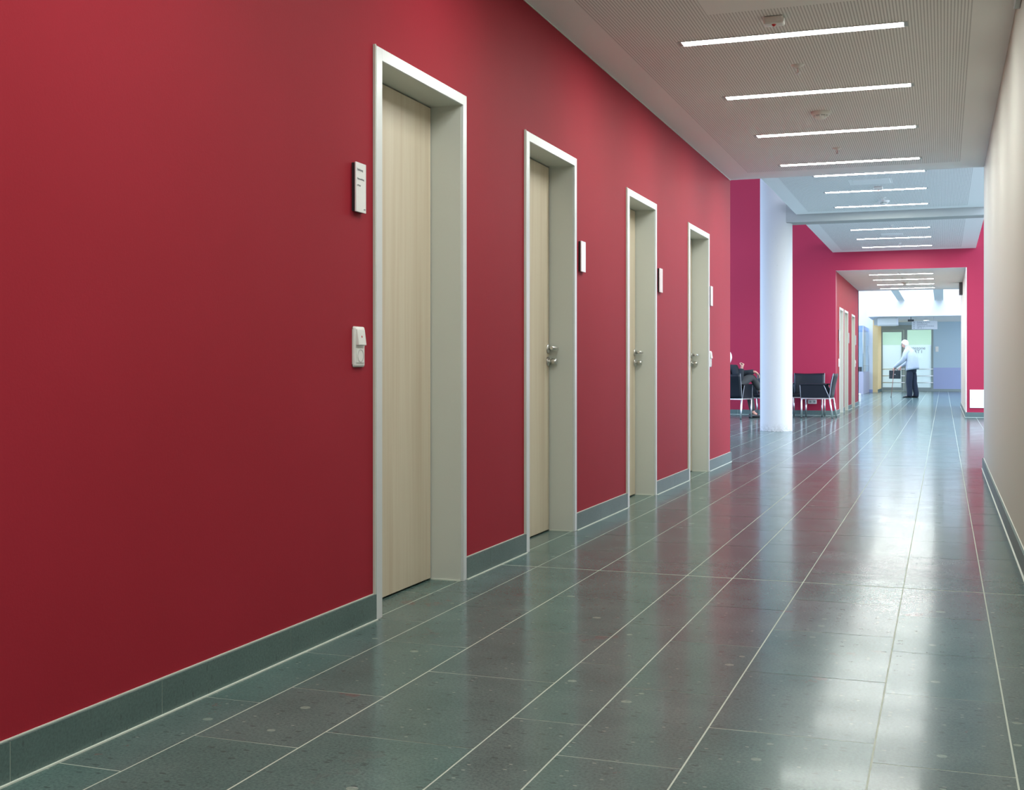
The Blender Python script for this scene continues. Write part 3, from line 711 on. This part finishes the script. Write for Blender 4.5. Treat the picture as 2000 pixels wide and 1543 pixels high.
for (x, y, lb) in ((-0.622, 47.0, 'lit round downlight in the lobby ceiling above the direction sign'), (-0.60, 44.6, 'faint round downlight at the front edge of the lobby ceiling')):
    t = thing('downlight', lb, 'ceiling light', (x, y, 2.645), group='round downlights in the lobby ceiling')
    b_ = B(); b_.lathe([(0.13, 0), (0.13, -0.008), (0.11, -0.010), (0.105, 0)], WPLAST, n=28); b_.build('ring', t)
    b_ = B(); b_.lathe([(0.105, -0.003), (0, -0.004)], DIFF if y > 46 else SIGNW, n=28); b_.build('lens', t)
b_ = B(); b_.box(0, 0.11, -0.012, 0, 0, 0.20, WPLAST, bev=0.005); o = b_.build('wall_plate', loc=(-0.295, YB, 1.505)); tag(o, 'small cream plate on the pale blue wall right of the glazed doors', 'switch')
# display case
t = thing('display_case', 'tall glass display case on a grey cabinet at the left of the lobby', 'display case', (-3.75, 42.7, 0))
cx1, cy1 = 1.18, 3.4
b_ = B(); b_.box(0, cx1, 0, cy1, 0.0, 0.76, M('grey_violet_cabinet', (0.36, 0.36, 0.44), 0.5), bev=0.004); b_.build('cabinet', t)
for nm, bx in (('glass_front', (0, cx1, 0, 0.01)), ('glass_side', (cx1 - 0.01, cx1, 0.01, cy1)), ('glass_back', (0, cx1, cy1 - 0.01, cy1))):
    b_ = B(); b_.box(bx[0], bx[1], bx[2], bx[3], 0.76, 2.2, GLASS); b_.build(nm, t)
b_ = B(); b_.box(0, cx1, 0, cy1, 2.2, 2.33, glassy('blue_glass_top', (0.66, 0.76, 0.92), 0.4)); b_.build('glass_top', t)
for (x, y) in ((cx1 - 0.012, 0.012), (cx1 - 0.012, cy1 - 0.012), (0.012, 0.012), (0.012, cy1 - 0.012)):
    b_ = B(); b_.tube([(x, y, 0.76), (x, y, 2.33)], 0.010, METAL, n=6); b_.build('edge_post', t)
b_ = B(); b_.box(cx1 - 0.01, cx1 - 0.002, 0.1, 3.3, 0.97, 0.985, METAL); b_.build('shelf_rail', t)
text('glass_lettering', 'ECT', 0.17, (cx1 + 0.001, 2.3, 1.62), (PI/2, 0, PI/2), GPLAST, t); text('glass_lettering', 'ST', 0.17, (cx1 + 0.001, 2.5, 1.44), (PI/2, 0, PI/2), GPLAST, t)
b_ = B(); b_.box(0, 0.40, 0, 0.35, 0, 0.16, BLACK, bev=0.01); b_.tube([(0.2, 0.17, 0.16), (0.2, 0.17, 0.22)], 0.02, BLACK); o = b_.build('exhibit_box', loc=(-3.05, 42.9, 0.77)); tag(o, 'dark box standing inside the glass display case', 'box')
b_ = B(); b_.box(0, 1.5, 0, 0.9, 0, 0.21, WHITEP, bev=0.004); o = b_.build('low_plinth', loc=(-3.6, 33.0, 0)); tag(o, 'low white plinth on the floor behind the end of the second corridor wall', 'plinth')

# ------------------------------------------------------------------ armchairs (local +Y is forward)
def make_armchair():
    t = thing('armchair', 'x', 'armchair', group='black leather armchairs with chrome legs')
    # seat: padded slab with a rounded front
    b_ = B(); b_.box(-0.265, 0.265, -0.24, 0.27, 0.365, 0.425, LEATHER, bev=0.018, seg=3); b_.build('seat', t)
    # curved, slightly reclined back, closed shell with thickness
    prof = []
    rings = []
    for k in range(9):
        u = k / 8; z = 0.365 + u * 0.445; y = -0.245 - 0.035 * u - 0.035 * u * u
        half = 0.285 - 0.005 * u
        front = []; back = []
        for j in range(13):
            s = -1 + 2 * j / 12; x = s * half
            bow = -0.030 * (1 - s * s) * (0.3 + 0.7 * u)
            th = 0.017 + 0.006 * (1 - abs(s)) - (0.006 if k in (0, 8) else 0)
            dz = -0.012 * (1 - s * s) * (u ** 3)
            front.append((x, y + bow + th, z + dz)); back.append((x, y + bow - th, z + dz))
        rings.append(front + back[::-1])
    b_ = B(); b_.loft(rings, LEATHER); bk = b_.build('backrest', t)
    for s in (-1, 1):
        b_ = B()
        pts = [(s * (0.288 - 0.005 * u), -0.245 - 0.035 * u - 0.035 * u * u, 0.365 + u * 0.445) for u in [k / 8 for k in range(9)]]
        b_.tube(pts, 0.0055, PIPING, n=6)
        b_.build('piping', bk)
    # arms: leather panel hung from a padded top, rear edge slanting
    for s in (-1, 1):
        b_ = B(); xo = s * 0.300; xi = s * 0.278
        b_.prism([(0.262, 0.368), (0.275, 0.600), (-0.145, 0.600), (-0.245, 0.368)], min(xo, xi), max(xo, xi), LEATHER, axis='x')
        a = b_.build('armrest', t)
        b_ = B(); b_.box(min(s * 0.262, s * 0.308), max(s * 0.262, s * 0.308), -0.19, 0.280, 0.597, 0.622, LEATHER, bev=0.010, seg=3)
        b_.build('arm_pad', a)
        b_ = B(); b_.tube([(xo, -0.148, 0.598), (xo, -0.247, 0.368)], 0.0055, PIPING, n=6); b_.build('piping', a); b_ = B(); b_.tube([(xo, 0.276, 0.598), (xo, 0.263, 0.368)], 0.004, PIPING, n=6); b_.build('piping', a)
    b_ = B()
    for s in (-1, 1): b_.box(s * 0.289 - 0.011, s * 0.289 + 0.011, -0.255, 0.265, 0.345, 0.367, CHROME, bev=0.003, seg=1)
    b_.box(-0.29, 0.29, -0.262, -0.240, 0.345, 0.367, CHROME, bev=0.003, seg=1); b_.box(-0.29, 0.29, 0.243, 0.265, 0.345, 0.367, CHROME, bev=0.003, seg=1)
    b_.build('seat_frame', t)
    for s in (-1, 1):
        for (y0, y1) in ((0.248, 0.252), (-0.250, -0.300)):
            b_ = B(); b_.tube([(s * 0.287, y0, 0.350), (s * 0.287, y1, 0.012)], [0.0165, 0.0145], CHROME, n=14)
            lg = b_.build('leg', t)
            b_ = B(); b_.tube([(s * 0.287, y1, 0.014), (s * 0.287, y1, 0.0)], 0.013, RUBBER, n=12); b_.build('glide', lg)
    return t
ch = make_armchair()
ch.location = (-2.42, 23.40, 0); ch.rotation_euler = (0, 0, PI)
ch['label'] = 'empty black leather armchair against the red wall, facing the camera right of the column'
def place_chair(x, y, rz, label):
    c = copy_tree(ch); c.location = (x, y, 0); c.rotation_euler = (0, 0, rz); c['label'] = label; return c
place_chair(-2.175, 22.76, math.radians(88), 'empty black leather armchair seen from its side, standing at the red corridor corner')
CS = (-3.61, 21.88); CSR = -math.atan2(0.19, 0.98)
place_chair(CS[0], CS[1], CSR, 'black leather armchair seen from behind, with a person sitting in it')
place_chair(-3.03, 22.78, PI, 'black leather armchair mostly hidden behind the left side of the column')

# ------------------------------------------------------------------ people
def skin_mesh(name, chains, mat, parent=None, sub=2, root=0):
    """chains: list of lists of (key or None, (x,y,z), r); a key reuses a joint. One connected skinned surface"""
    verts, rad, edges, keyi = [], [], [], {}
    for chn in chains:
        prev = None
        for (key, p, r) in chn:
            if key is not None and key in keyi: i = keyi[key]
            else:
                verts.append(p); rad.append(r); i = len(verts) - 1
                if key is not None: keyi[key] = i
            if prev is not None and prev != i: edges.append((prev, i))
            prev = i
    me = bpy.data.meshes.new(name); me.from_pydata(verts, edges, []); me.update()
    o = bpy.data.objects.new(name, me); COL.objects.link(o)
    if not me.skin_vertices: 
        bm = bmesh.new(); bm.from_mesh(me); bm.verts.layers.skin.verify(); bm.to_mesh(me); bm.free()
    sv = me.skin_vertices[0].data
    for i, r in enumerate(rad):
        sv[i].radius = (r, r) if not isinstance(r, tuple) else r
        sv[i].use_root = (i == root)
    m = o.modifiers.new('skin', 'SKIN'); m.use_smooth_shade = True; m.branch_smoothing = 0.3
    s = o.modifiers.new('sub', 'SUBSURF'); s.levels = sub; s.render_levels = sub
    dg = bpy.context.evaluated_depsgraph_get(); nm = bpy.data.meshes.new_from_object(o.evaluated_get(dg)); nm.name = name
    bpy.data.objects.remove(o)
    nm.materials.clear(); nm.materials.append(mat)
    for p_ in nm.polygons: p_.use_smooth = True
    o = bpy.data.objects.new(name, nm); COL.objects.link(o)
    if parent: o.parent = parent
    return o
def V(*a): return Vector(a)
def hand(key, wrist, d, palm, curl=0.5, side=1):
    """finger chains from a wrist; d forearm direction, palm the palm's normal"""
    d = V(*d).normalized(); n = V(*palm); n = (n - d * n.dot(d)).normalized(); x = d.cross(n).normalized() * side
    w = V(*wrist); out = []; pc = w + d * 0.045
    out.append([(key, tuple(w), 0.027), (key + 'p', tuple(pc), (0.036, 0.020)), (key + 'q', tuple(w + d * 0.085), (0.036, 0.017))])
    for k, ln in enumerate((0.070, 0.078, 0.072, 0.056)):
        b0 = w + d * 0.085 + x * (0.030 - 0.020 * k)
        pts = [b0]; a = 0.0; q = b0
        for j, f in enumerate((0.45, 0.32, 0.23)):
            a += curl; dd = d * math.cos(a) + n * math.sin(a); q = q + dd * ln * f; pts.append(q)
        out.append([(key + 'q', tuple(w + d * 0.085), 0.017)] + [(None, tuple(pt), 0.0088 - 0.0008 * j) for j, pt in enumerate(pts)])
    t0 = w + d * 0.035 + x * 0.030; t1 = t0 + (d * 0.6 + x * 0.55 + n * 0.5).normalized() * 0.038; t2 = t1 + (d * 0.8 + n * 0.5).normalized() * 0.030
    out.append([(key + 'p', tuple(pc), 0.02), (None, tuple(t0), 0.0135), (None, tuple(t1), 0.0105), (None, tuple(t2), 0.0085)])
    return out
def head(b_, c, fwd, up, m, s=1.0):
    """a head with brow, nose, chin and ears as one loft about the vertical axis"""
    c = V(*c); f = V(*fwd).normalized(); u = V(*up).normalized(); u = (u - f * u.dot(f)).normalized(); r = f.cross(u)
    prof = [(-0.125, .030, .030, .038), (-0.112, .050, .044, .070), (-0.092, .062, .056, .088), (-0.065, .069, .072, .090), (-0.035, .073, .084, .096), (-0.008, .076, .092, .090), (0.018, .078, .096, .093), (0.048, .078, .096, .091), (0.078, .070, .084, .080), (0.100, .050, .060, .058), (0.113, .022, .028, .026)]
    rings = []
    for (z, w, bk, ft) in prof:
        rg = []
        for j in range(20):
            a = 2 * PI * j / 20; cx_, sy = math.cos(a), math.sin(a)
            fo = ft if sy > 0 else bk
            x = w * cx_; y = fo * sy
            if sy > 0.93 and -0.05 < z < 0.01: y += 0.022 if z < -0.02 else 0.008     # nose
            if 0.80 < sy < 0.93 and -0.012 < z < 0.02: y -= 0.008                      # eye sockets
            rg.append(tuple(c + (r * x + f * y + u * z) * s))
        rings.append(rg)
    b_.loft(rings, m)
    for sd in (-1, 1):
        T = Matrix.Translation(c + (r * sd * 0.077 + f * -0.005 + u * -0.02) * s) @ Matrix(((r.x, f.x, u.x, 0), (r.y, f.y, u.y, 0), (r.z, f.z, u.z, 0), (0, 0, 0, 1)))
        bm2 = B(); b_.lathe([(0, -0.006), (0.018, -0.004), (0.021, 0.0), (0.016, 0.003), (0.010, 0.0), (0, 0.0)], m, n=14, T=T @ Matrix.Rotation(sd * PI/2, 4, 'Y') @ Matrix.Diagonal((1.5, 0.9, 1, 1)))
        bm2.bm.free()
    # eyes and mouth
    for sd in (-1, 1):
        b_.lathe([(0, -0.009), (0.008, -0.005), (0.010, 0), (0.008, 0.005), (0, 0.009)], RUBBER, n=10, T=Matrix.Translation(c + (r * sd * 0.030 + f * 0.081 + u * 0.002) * s))
    b_.tube([tuple(c + (r * x + f * y + u * -0.072) * s) for x, y in ((-0.022, 0.085), (0, 0.091), (0.022, 0.085))], 0.004 * s, REDL, n=6)
def hair_cap(b_, c, fwd, up, m, s=1.0, lowback=-0.06, front=0.035, rough=0.006):
    c = V(*c); f = V(*fwd).normalized(); u = V(*up).normalized(); u = (u - f * u.dot(f)).normalized(); r = f.cross(u)
    rnd = random.Random(5); rings = []
    nj = 36
    jit = [rnd.uniform(-1, 1) for _ in range(nj)]
    for k in range(11):
        t = k / 10; rg = []
        for j in range(nj):
            a = 2 * PI * j / nj; sy = math.sin(a)
            w0 = min(1.0, max(0.0, (sy + 0.25) / 0.8)); w0 = w0 * w0 * (3 - 2 * w0)
            lo = lowback + (front - lowback) * w0 + 0.008 * jit[j]
            z = lo + (0.120 - lo) * math.sin(t * PI / 2)
            zz_ = max(0.0, (z - 0.015) / 0.107)
            w = math.sqrt(max(0.004, 1 - zz_ ** 2)) * (0.95 if k == 0 else 1.0)
            taper = 1.0 - 0.16 * max(0.0, -(z) / 0.06) * (1 if sy < 0.2 else 0)
            rr = 1 + 0.03 * jit[(j * 7 + k * 5) % nj]
            x = 0.083 * math.cos(a) * w * rr * taper; y = (0.100 if sy > 0 else 0.104) * sy * w * rr * taper
            rg.append(tuple(c + (r * x + f * y + u * z) * s))
        rings.append(rg)
    b_.loft(rings, m)

WROT = 64
def walker():
    t = thing('person', 'white-haired person in a pale jacket and dark trousers, standing stooped with cane and briefcase', 'person', (-0.93, 38.4, 0), math.radians(WROT))
    # local +Y forward, -X is the person's left, towards the camera
    hc = (0.0, 0.19, 1.625); hf = (-0.12, 1, -0.38); hu = (0, 0.38, 1)
    hl = (-0.16, 0.47, 0.90); hr = (0.14, 0.40, 0.93)
    ch_ = [[('pel', (0, -0.01, 0.92), 0.095), ('w', (0, -0.01, 1.05), 0.10), ('ch', (0, 0.01, 1.26), 0.105), ('sh', (0, 0.07, 1.41), 0.062), ('nk', (0, 0.125, 1.52), 0.048), ('nk2', (0, 0.160, 1.575), 0.050)]]
    for s, wr in ((-1, hl), (1, hr)):
        ch_.append([('sh', (0, 0.07, 1.41), .062), ('s%d' % s, (s * 0.165, 0.06, 1.40), 0.055), ('e%d' % s, (s * 0.225, 0.13, 1.14), 0.040), ('h%d' % s, wr, 0.027)])
        ch_ += hand('h%d' % s, wr, (0.05 * -s, 0.25, -0.95), (-s * 0.9, 0.2, 0), 0.75, side=1)
        ch_.append([('pel', (0, -0.01, 0.92), .095), ('hp%d' % s, (s * 0.085, -0.01, 0.86), 0.072), ('kn%d' % s, (s * 0.10, 0.0 - 0.05 * (s > 0), 0.48), 0.050), ('an%d' % s, (s * 0.10, -0.01 - 0.10 * (s > 0), 0.09), 0.040), (None, (s * 0.105, 0.10 - 0.10 * (s > 0), 0.04), 0.034)])
    body = skin_mesh('body', ch_, SKIN, t)
    b_ = B(); head(b_, hc, hf, hu, SKIN, 1.0)
    h = b_.build('head', t)
    # one continuous body: the head is joined to the neck in the same mesh
    bmj = bmesh.new(); bmj.from_mesh(body.data); n0 = len(body.data.materials)
    bmj2 = bmesh.new(); bmj2.from_mesh(h.data)
    for m_ in h.data.materials:
        body.data.materials.append(m_)
    for f_ in bmj2.faces: f_.material_index += n0
    tmp = bpy.data.meshes.new('tmp'); bmj2.to_mesh(tmp); bmj.from_mesh(tmp); bmj.to_mesh(body.data); bmj.free(); bmj2.free(); bpy.data.objects.remove(h)
    b_ = B(); hair_cap(b_, hc, hf, hu, HAIRW, 1.05, lowback=-0.085, front=0.045, rough=0.008); b_.build('hair', t)
    # jacket: loose shell with a flaring hem, sleeves and a stand collar
    b_ = B(); rings = []
    for (z, yo, rx, ry) in [(0.835, -0.045, 0.215, 0.165), (0.845, -0.045, 0.232, 0.180), (0.90, -0.045, 0.232, 0.180), (1.00, -0.045, 0.226, 0.170), (1.12, -0.035, 0.222, 0.160), (1.24, -0.015, 0.222, 0.152), (1.34, 0.015, 0.212, 0.142), (1.42, 0.050, 0.182, 0.122), (1.465, 0.072, 0.135, 0.106), (1.495, 0.096, 0.092, 0.086), (1.53, 0.112, 0.076, 0.076), (1.55, 0.120, 0.072, 0.072), (1.54, 0.120, 0.060, 0.060)]:
        fold = max(0.0, (1.25 - z) / 0.4)
        rings.append([(rx * math.cos(a) * (1 + 0.02 * fold * math.sin(7 * a)), yo + ry * math.sin(a) * (1 + 0.035 * fold * math.sin(5 * a + 1)), z - 0.035 * math.sin(a) * min(1, fold) - 0.02 * math.sin(a) * (z > 1.48)) for a in [2 * PI * q / 40 for q in range(40)]])
    b_.loft(rings, JACKET)
    for s, wr in ((-1, hl), (1, hr)):
        e = V(s * 0.232, 0.13, 1.13); w_ = V(*wr) * 0.92 + e * 0.08; sh = V(s * 0.155, 0.05, 1.395)
        pts = [V(s * 0.08, 0.05, 1.40), sh, sh.lerp(e, 0.3) + V(s * 0.02, 0, 0), sh.lerp(e, 0.65) + V(s * 0.012, -0.01, 0), e, e.lerp(w_, 0.3), e.lerp(w_, 0.6), e.lerp(w_, 0.9), w_]
        b_.tube([tuple(p_) for p_ in pts], [0.075, 0.088, 0.084, 0.078, 0.074, 0.070, 0.060, 0.050, 0.044], JACKET, n=18)
    b_.build('jacket', t)
    b_ = B(); rings = []
    for (z, rx, ry) in [(0.97, 0.17, 0.125), (0.92, 0.178, 0.135), (0.86, 0.180, 0.138), (0.78, 0.172, 0.130), (0.74, 0.150, 0.115)]:
        rings.append([(rx * math.cos(a), -0.02 + ry * math.sin(a), z) for a in [2 * PI * q / 32 for q in range(32)]])
    b_.loft(rings, TROUS)
    for s in (-1, 1):
        o_ = 0.10 * (s > 0)
        b_.tube([(s * 0.088, -0.018, 0.86), (s * 0.090, -0.015, 0.76), (s * 0.097, -0.005 - o_ * .3, 0.62), (s * 0.10, 0.005 - o_ * .5, 0.46), (s * 0.102, -0.005 - o_ * .8, 0.28), (s * 0.103, -0.015 - o_, 0.14), (s * 0.103, -0.005 - o_, 0.055), (s * 0.103, -0.002 - o_, 0.035)], [0.092, 0.098, 0.098, 0.090, 0.083, 0.080, 0.082, 0.078], TROUS, n=20)
    b_.build('trousers', t)
    for s in (-1, 1):
        o_ = 0.10 * (s > 0)
        b_ = B(); rings = []
        for (y, hw, hh_) in ((-0.075, 0.02, 0.030), (-0.06, 0.036, 0.065), (-0.01, 0.040, 0.075), (0.06, 0.042, 0.070), (0.12, 0.046, 0.055), (0.17, 0.044, 0.042), (0.20, 0.032, 0.033), (0.215, 0.012, 0.022)):
            rings.append([(s * 0.103 + hw * math.cos(a), y - o_, max(0.0, 0.5 * hh_ + 0.5 * hh_ * math.sin(a) * (1.0 if math.sin(a) > 0 else 1))) for a in [2 * PI * q / 16 for q in range(16)]])
        b_.loft(rings, SHOE); b_.build('shoe', t)
    return t, hl
wk, hl = walker()
R80 = Matrix.Translation((-0.93, 38.4, 0)) @ Matrix.Rotation(math.radians(WROT), 4, 'Z')
gp = R80 @ V(-0.165, 0.49, 0.815)
# cane held in the left hand together with the briefcase handle
b_ = B(); top = gp + V(0.02, -0.02, 0.01); foot = V(gp.x - 0.06, gp.y - 0.04, 0.0)
b_.tube([foot, foot.lerp(top, 0.5), top], [0.009, 0.010, 0.010], CANEM, n=8); b_.tube([top, top + V(0.0, 0, 0.03), top + V(0.04, 0, 0.05), top + V(0.09, 0, 0.045)], 0.011, CANEM, n=8); b_.tube([foot, foot + V(0, 0, 0.03)], 0.013, RUBBER, n=8)
o = b_.build('walking_cane'); tag(o, 'thin brown walking cane held by the standing person, its tip on the floor', 'walking cane')
bx = gp.x + 0.05; by = gp.y + 0.06
t = thing('briefcase', 'dark leather briefcase held in front of the standing person', 'briefcase', (bx, by, 0.57))
b_ = B(); b_.box(-0.17, 0.16, -0.045, 0.045, 0, 0.255, BAG, bev=0.014, seg=3); b_.build('body', t)
b_ = B(); b_.box(-0.165, 0.155, -0.053, -0.040, 0.13, 0.25, BAG, bev=0.005); fl_ = b_.build('flap', t)
b_ = B(); b_.box(-0.015, 0.015, -0.060, -0.050, 0.115, 0.145, METAL, bev=0.002); b_.build('clasp', fl_)
b_ = B(); b_.box(-0.10, 0.10, -0.054, -0.045, 0.02, 0.11, BAG, bev=0.004); b_.build('front_pocket', t)
b_ = B(); b_.tube([(-0.07, 0, 0.25), (-0.065, 0, 0.285), (-0.03, 0, 0.305), (0.03, 0, 0.305), (0.065, 0, 0.285), (0.07, 0, 0.25)], 0.010, BLACK, n=8); b_.build('handle', t)

def sitter():
    # local frame: origin on the floor under the seat; +X is right in the photo, +Y away from the camera
    t = thing('person', 'seated person in dark clothes, crossed legs, raised hand, half hidden by the red wall', 'person', (CS[0], CS[1], 0), math.atan2(0.336, 0.942))
    pel = (-0.03, -0.02, 0.52); hc = (-0.085, -0.05, 1.095); hf = (0.15, 1.0, 0.0); hu = (0, 0, 1)
    shl, shr = (-0.21, 0.08, 0.90), (0.03, -0.16, 0.90)
    elr, wrr = (0.10, -0.28, 0.665), (0.150, -0.22, 0.905)
    ell, wrl = (0.10, 0.14, 0.79), (0.43, 0.02, 0.845)
    knr, anr = (0.38, 0.06, 0.76), (0.57, 0.16, 0.48)      # crossed leg on top
    knl, anl = (0.36, 0.22, 0.50), (0.44, 0.24, 0.09)      # leg on the floor
    ch_ = [[('pel', pel, 0.10), ('w', (-0.06, -0.03, 0.66), 0.095), ('ch', (-0.085, -0.04, 0.80), 0.105), ('sh', (-0.09, -0.045, 0.90), 0.075), ('nk', (-0.092, -0.05, 0.985), 0.046), (None, (-0.093, -0.05, 1.03), 0.045)],
           [('sh', (-0.09, -0.045, 0.90), .07), (None, shl, 0.05), (None, ell, 0.038), ('hl', wrl, 0.026)],
           [('sh', (-0.09, -0.045, 0.90), .07), (None, shr, 0.05), (None, elr, 0.038), ('hr', wrr, 0.026)],
           [('pel', pel, .1), (None, (0.02, 0.06, 0.50), 0.08), (None, knl, 0.055), (None, anl, 0.038), (None, (0.52, 0.28, 0.05), 0.032)],
           [('pel', pel, .1), (None, (0.05, -0.08, 0.53), 0.08), (None, knr, 0.056), (None, anr, 0.038), (None, (0.64, 0.20, 0.42), 0.032)]]
    ch_ += hand('hl', wrl, (0.75, -0.1, -0.6), (-0.6, 0.1, -0.8), 0.5)
    ch_ += hand('hr', wrr, (0.25, 0.15, 0.95), (-0.7, 0.6, 0.1), 1.35)
    body = skin_mesh('body', ch_, SKIN, t)
    b_ = B(); head(b_, hc, hf, hu, SKIN, 1.0); h = b_.build('head', t)
    bmj = bmesh.new(); bmj.from_mesh(body.data); n0 = len(body.data.materials); bmj2 = bmesh.new(); bmj2.from_mesh(h.data)
    for m_ in h.data.materials: body.data.materials.append(m_)
    for f_ in bmj2.faces: f_.material_index += n0
    tmp = bpy.data.meshes.new('tmp'); bmj2.to_mesh(tmp); bmj.from_mesh(tmp); bmj.to_mesh(body.data); bmj.free(); bmj2.free(); bpy.data.objects.remove(h)
    b_ = B(); hair_cap(b_, hc, hf, hu, HAIRW, 1.06, lowback=-0.085, front=0.035); b_.build('hair', t)
    b_ = B(); rings = []
    for (z, cx, cy, rx, ry) in [(0.47, -0.035, -0.02, 0.15, 0.13), (0.50, -0.035, -0.02, 0.175, 0.15), (0.58, -0.045, -0.025, 0.175, 0.15), (0.68, -0.06, -0.03, 0.172, 0.142), (0.78, -0.078, -0.036, 0.182, 0.140), (0.86, -0.088, -0.042, 0.178, 0.130), (0.915, -0.092, -0.046, 0.140, 0.112), (0.950, -0.094, -0.050, 0.085, 0.080), (0.985, -0.096, -0.052, 0.062, 0.062), (0.990, -0.096, -0.052, 0.052, 0.052)]:
        rings.append([(cx + rx * math.cos(a), cy + ry * math.sin(a), z) for a in [2 * PI * q / 32 for q in range(32)]])
    b_.loft(rings, DARKC)
    for sh_, el_, wr_ in ((shl, ell, wrl), (shr, elr, wrr)):
        a0, a1, a2 = V(*sh_), V(*el_), V(*el_).lerp(V(*wr_), 0.93); c0 = V(-0.09, -0.045, 0.875)
        b_.tube([tuple(p_) for p_ in (c0, c0.lerp(a0, 0.6), a0, a0.lerp(a1, 0.3), a0.lerp(a1, 0.7), a1, a1.lerp(a2, 0.3), a1.lerp(a2, 0.7), a2)], [0.07, 0.085, 0.078, 0.074, 0.066, 0.062, 0.058, 0.050, 0.044], DARKC, n=18)
    b_.build('sweater', t)
    tr = [[('pel', (-0.03, -0.01, 0.525), 0.135), (None, (0.02, 0.07, 0.51), 0.105), (None, knl, 0.072), (None, tuple(V(*knl).lerp(V(*anl), 0.95)), 0.060)],
          [('pel', (-0.03, -0.01, 0.525), .13), (None, (0.05, -0.08, 0.55), 0.105), (None, tuple(V(0.05, -0.08, 0.55).lerp(V(*knr), 0.6)), 0.095), (None, knr, 0.076), (None, tuple(V(*knr).lerp(V(*anr), 0.9)), 0.060)]]
    skin_mesh('trousers', tr, GREYC, t)
    for (p0, d) in (((0.43, 0.235, 0.0), V(0.86, 0.5, 0)), ((0.575, 0.165, 0.375), V(0.8, 0.4, -0.35))):
        d = d.normalized(); x = d.cross(V(0, 0, 1)).normalized(); u = x.cross(d); rings = []
        for (y, hw, hh_) in ((-0.075, 0.02, 0.030), (-0.06, 0.036, 0.075), (-0.01, 0.040, 0.085), (0.06, 0.042, 0.070), (0.12, 0.044, 0.055), (0.17, 0.042, 0.042), (0.195, 0.030, 0.033), (0.21, 0.012, 0.022)):
            rings.append([tuple(V(*p0) + d * y + x * hw * math.cos(a) + u * (0.5 * hh_ + 0.5 * hh_ * math.sin(a))) for a in [2 * PI * q / 16 for q in range(16)]])
        b_ = B(); b_.loft(rings, SHOE); b_.build('shoe', t)
sitter()
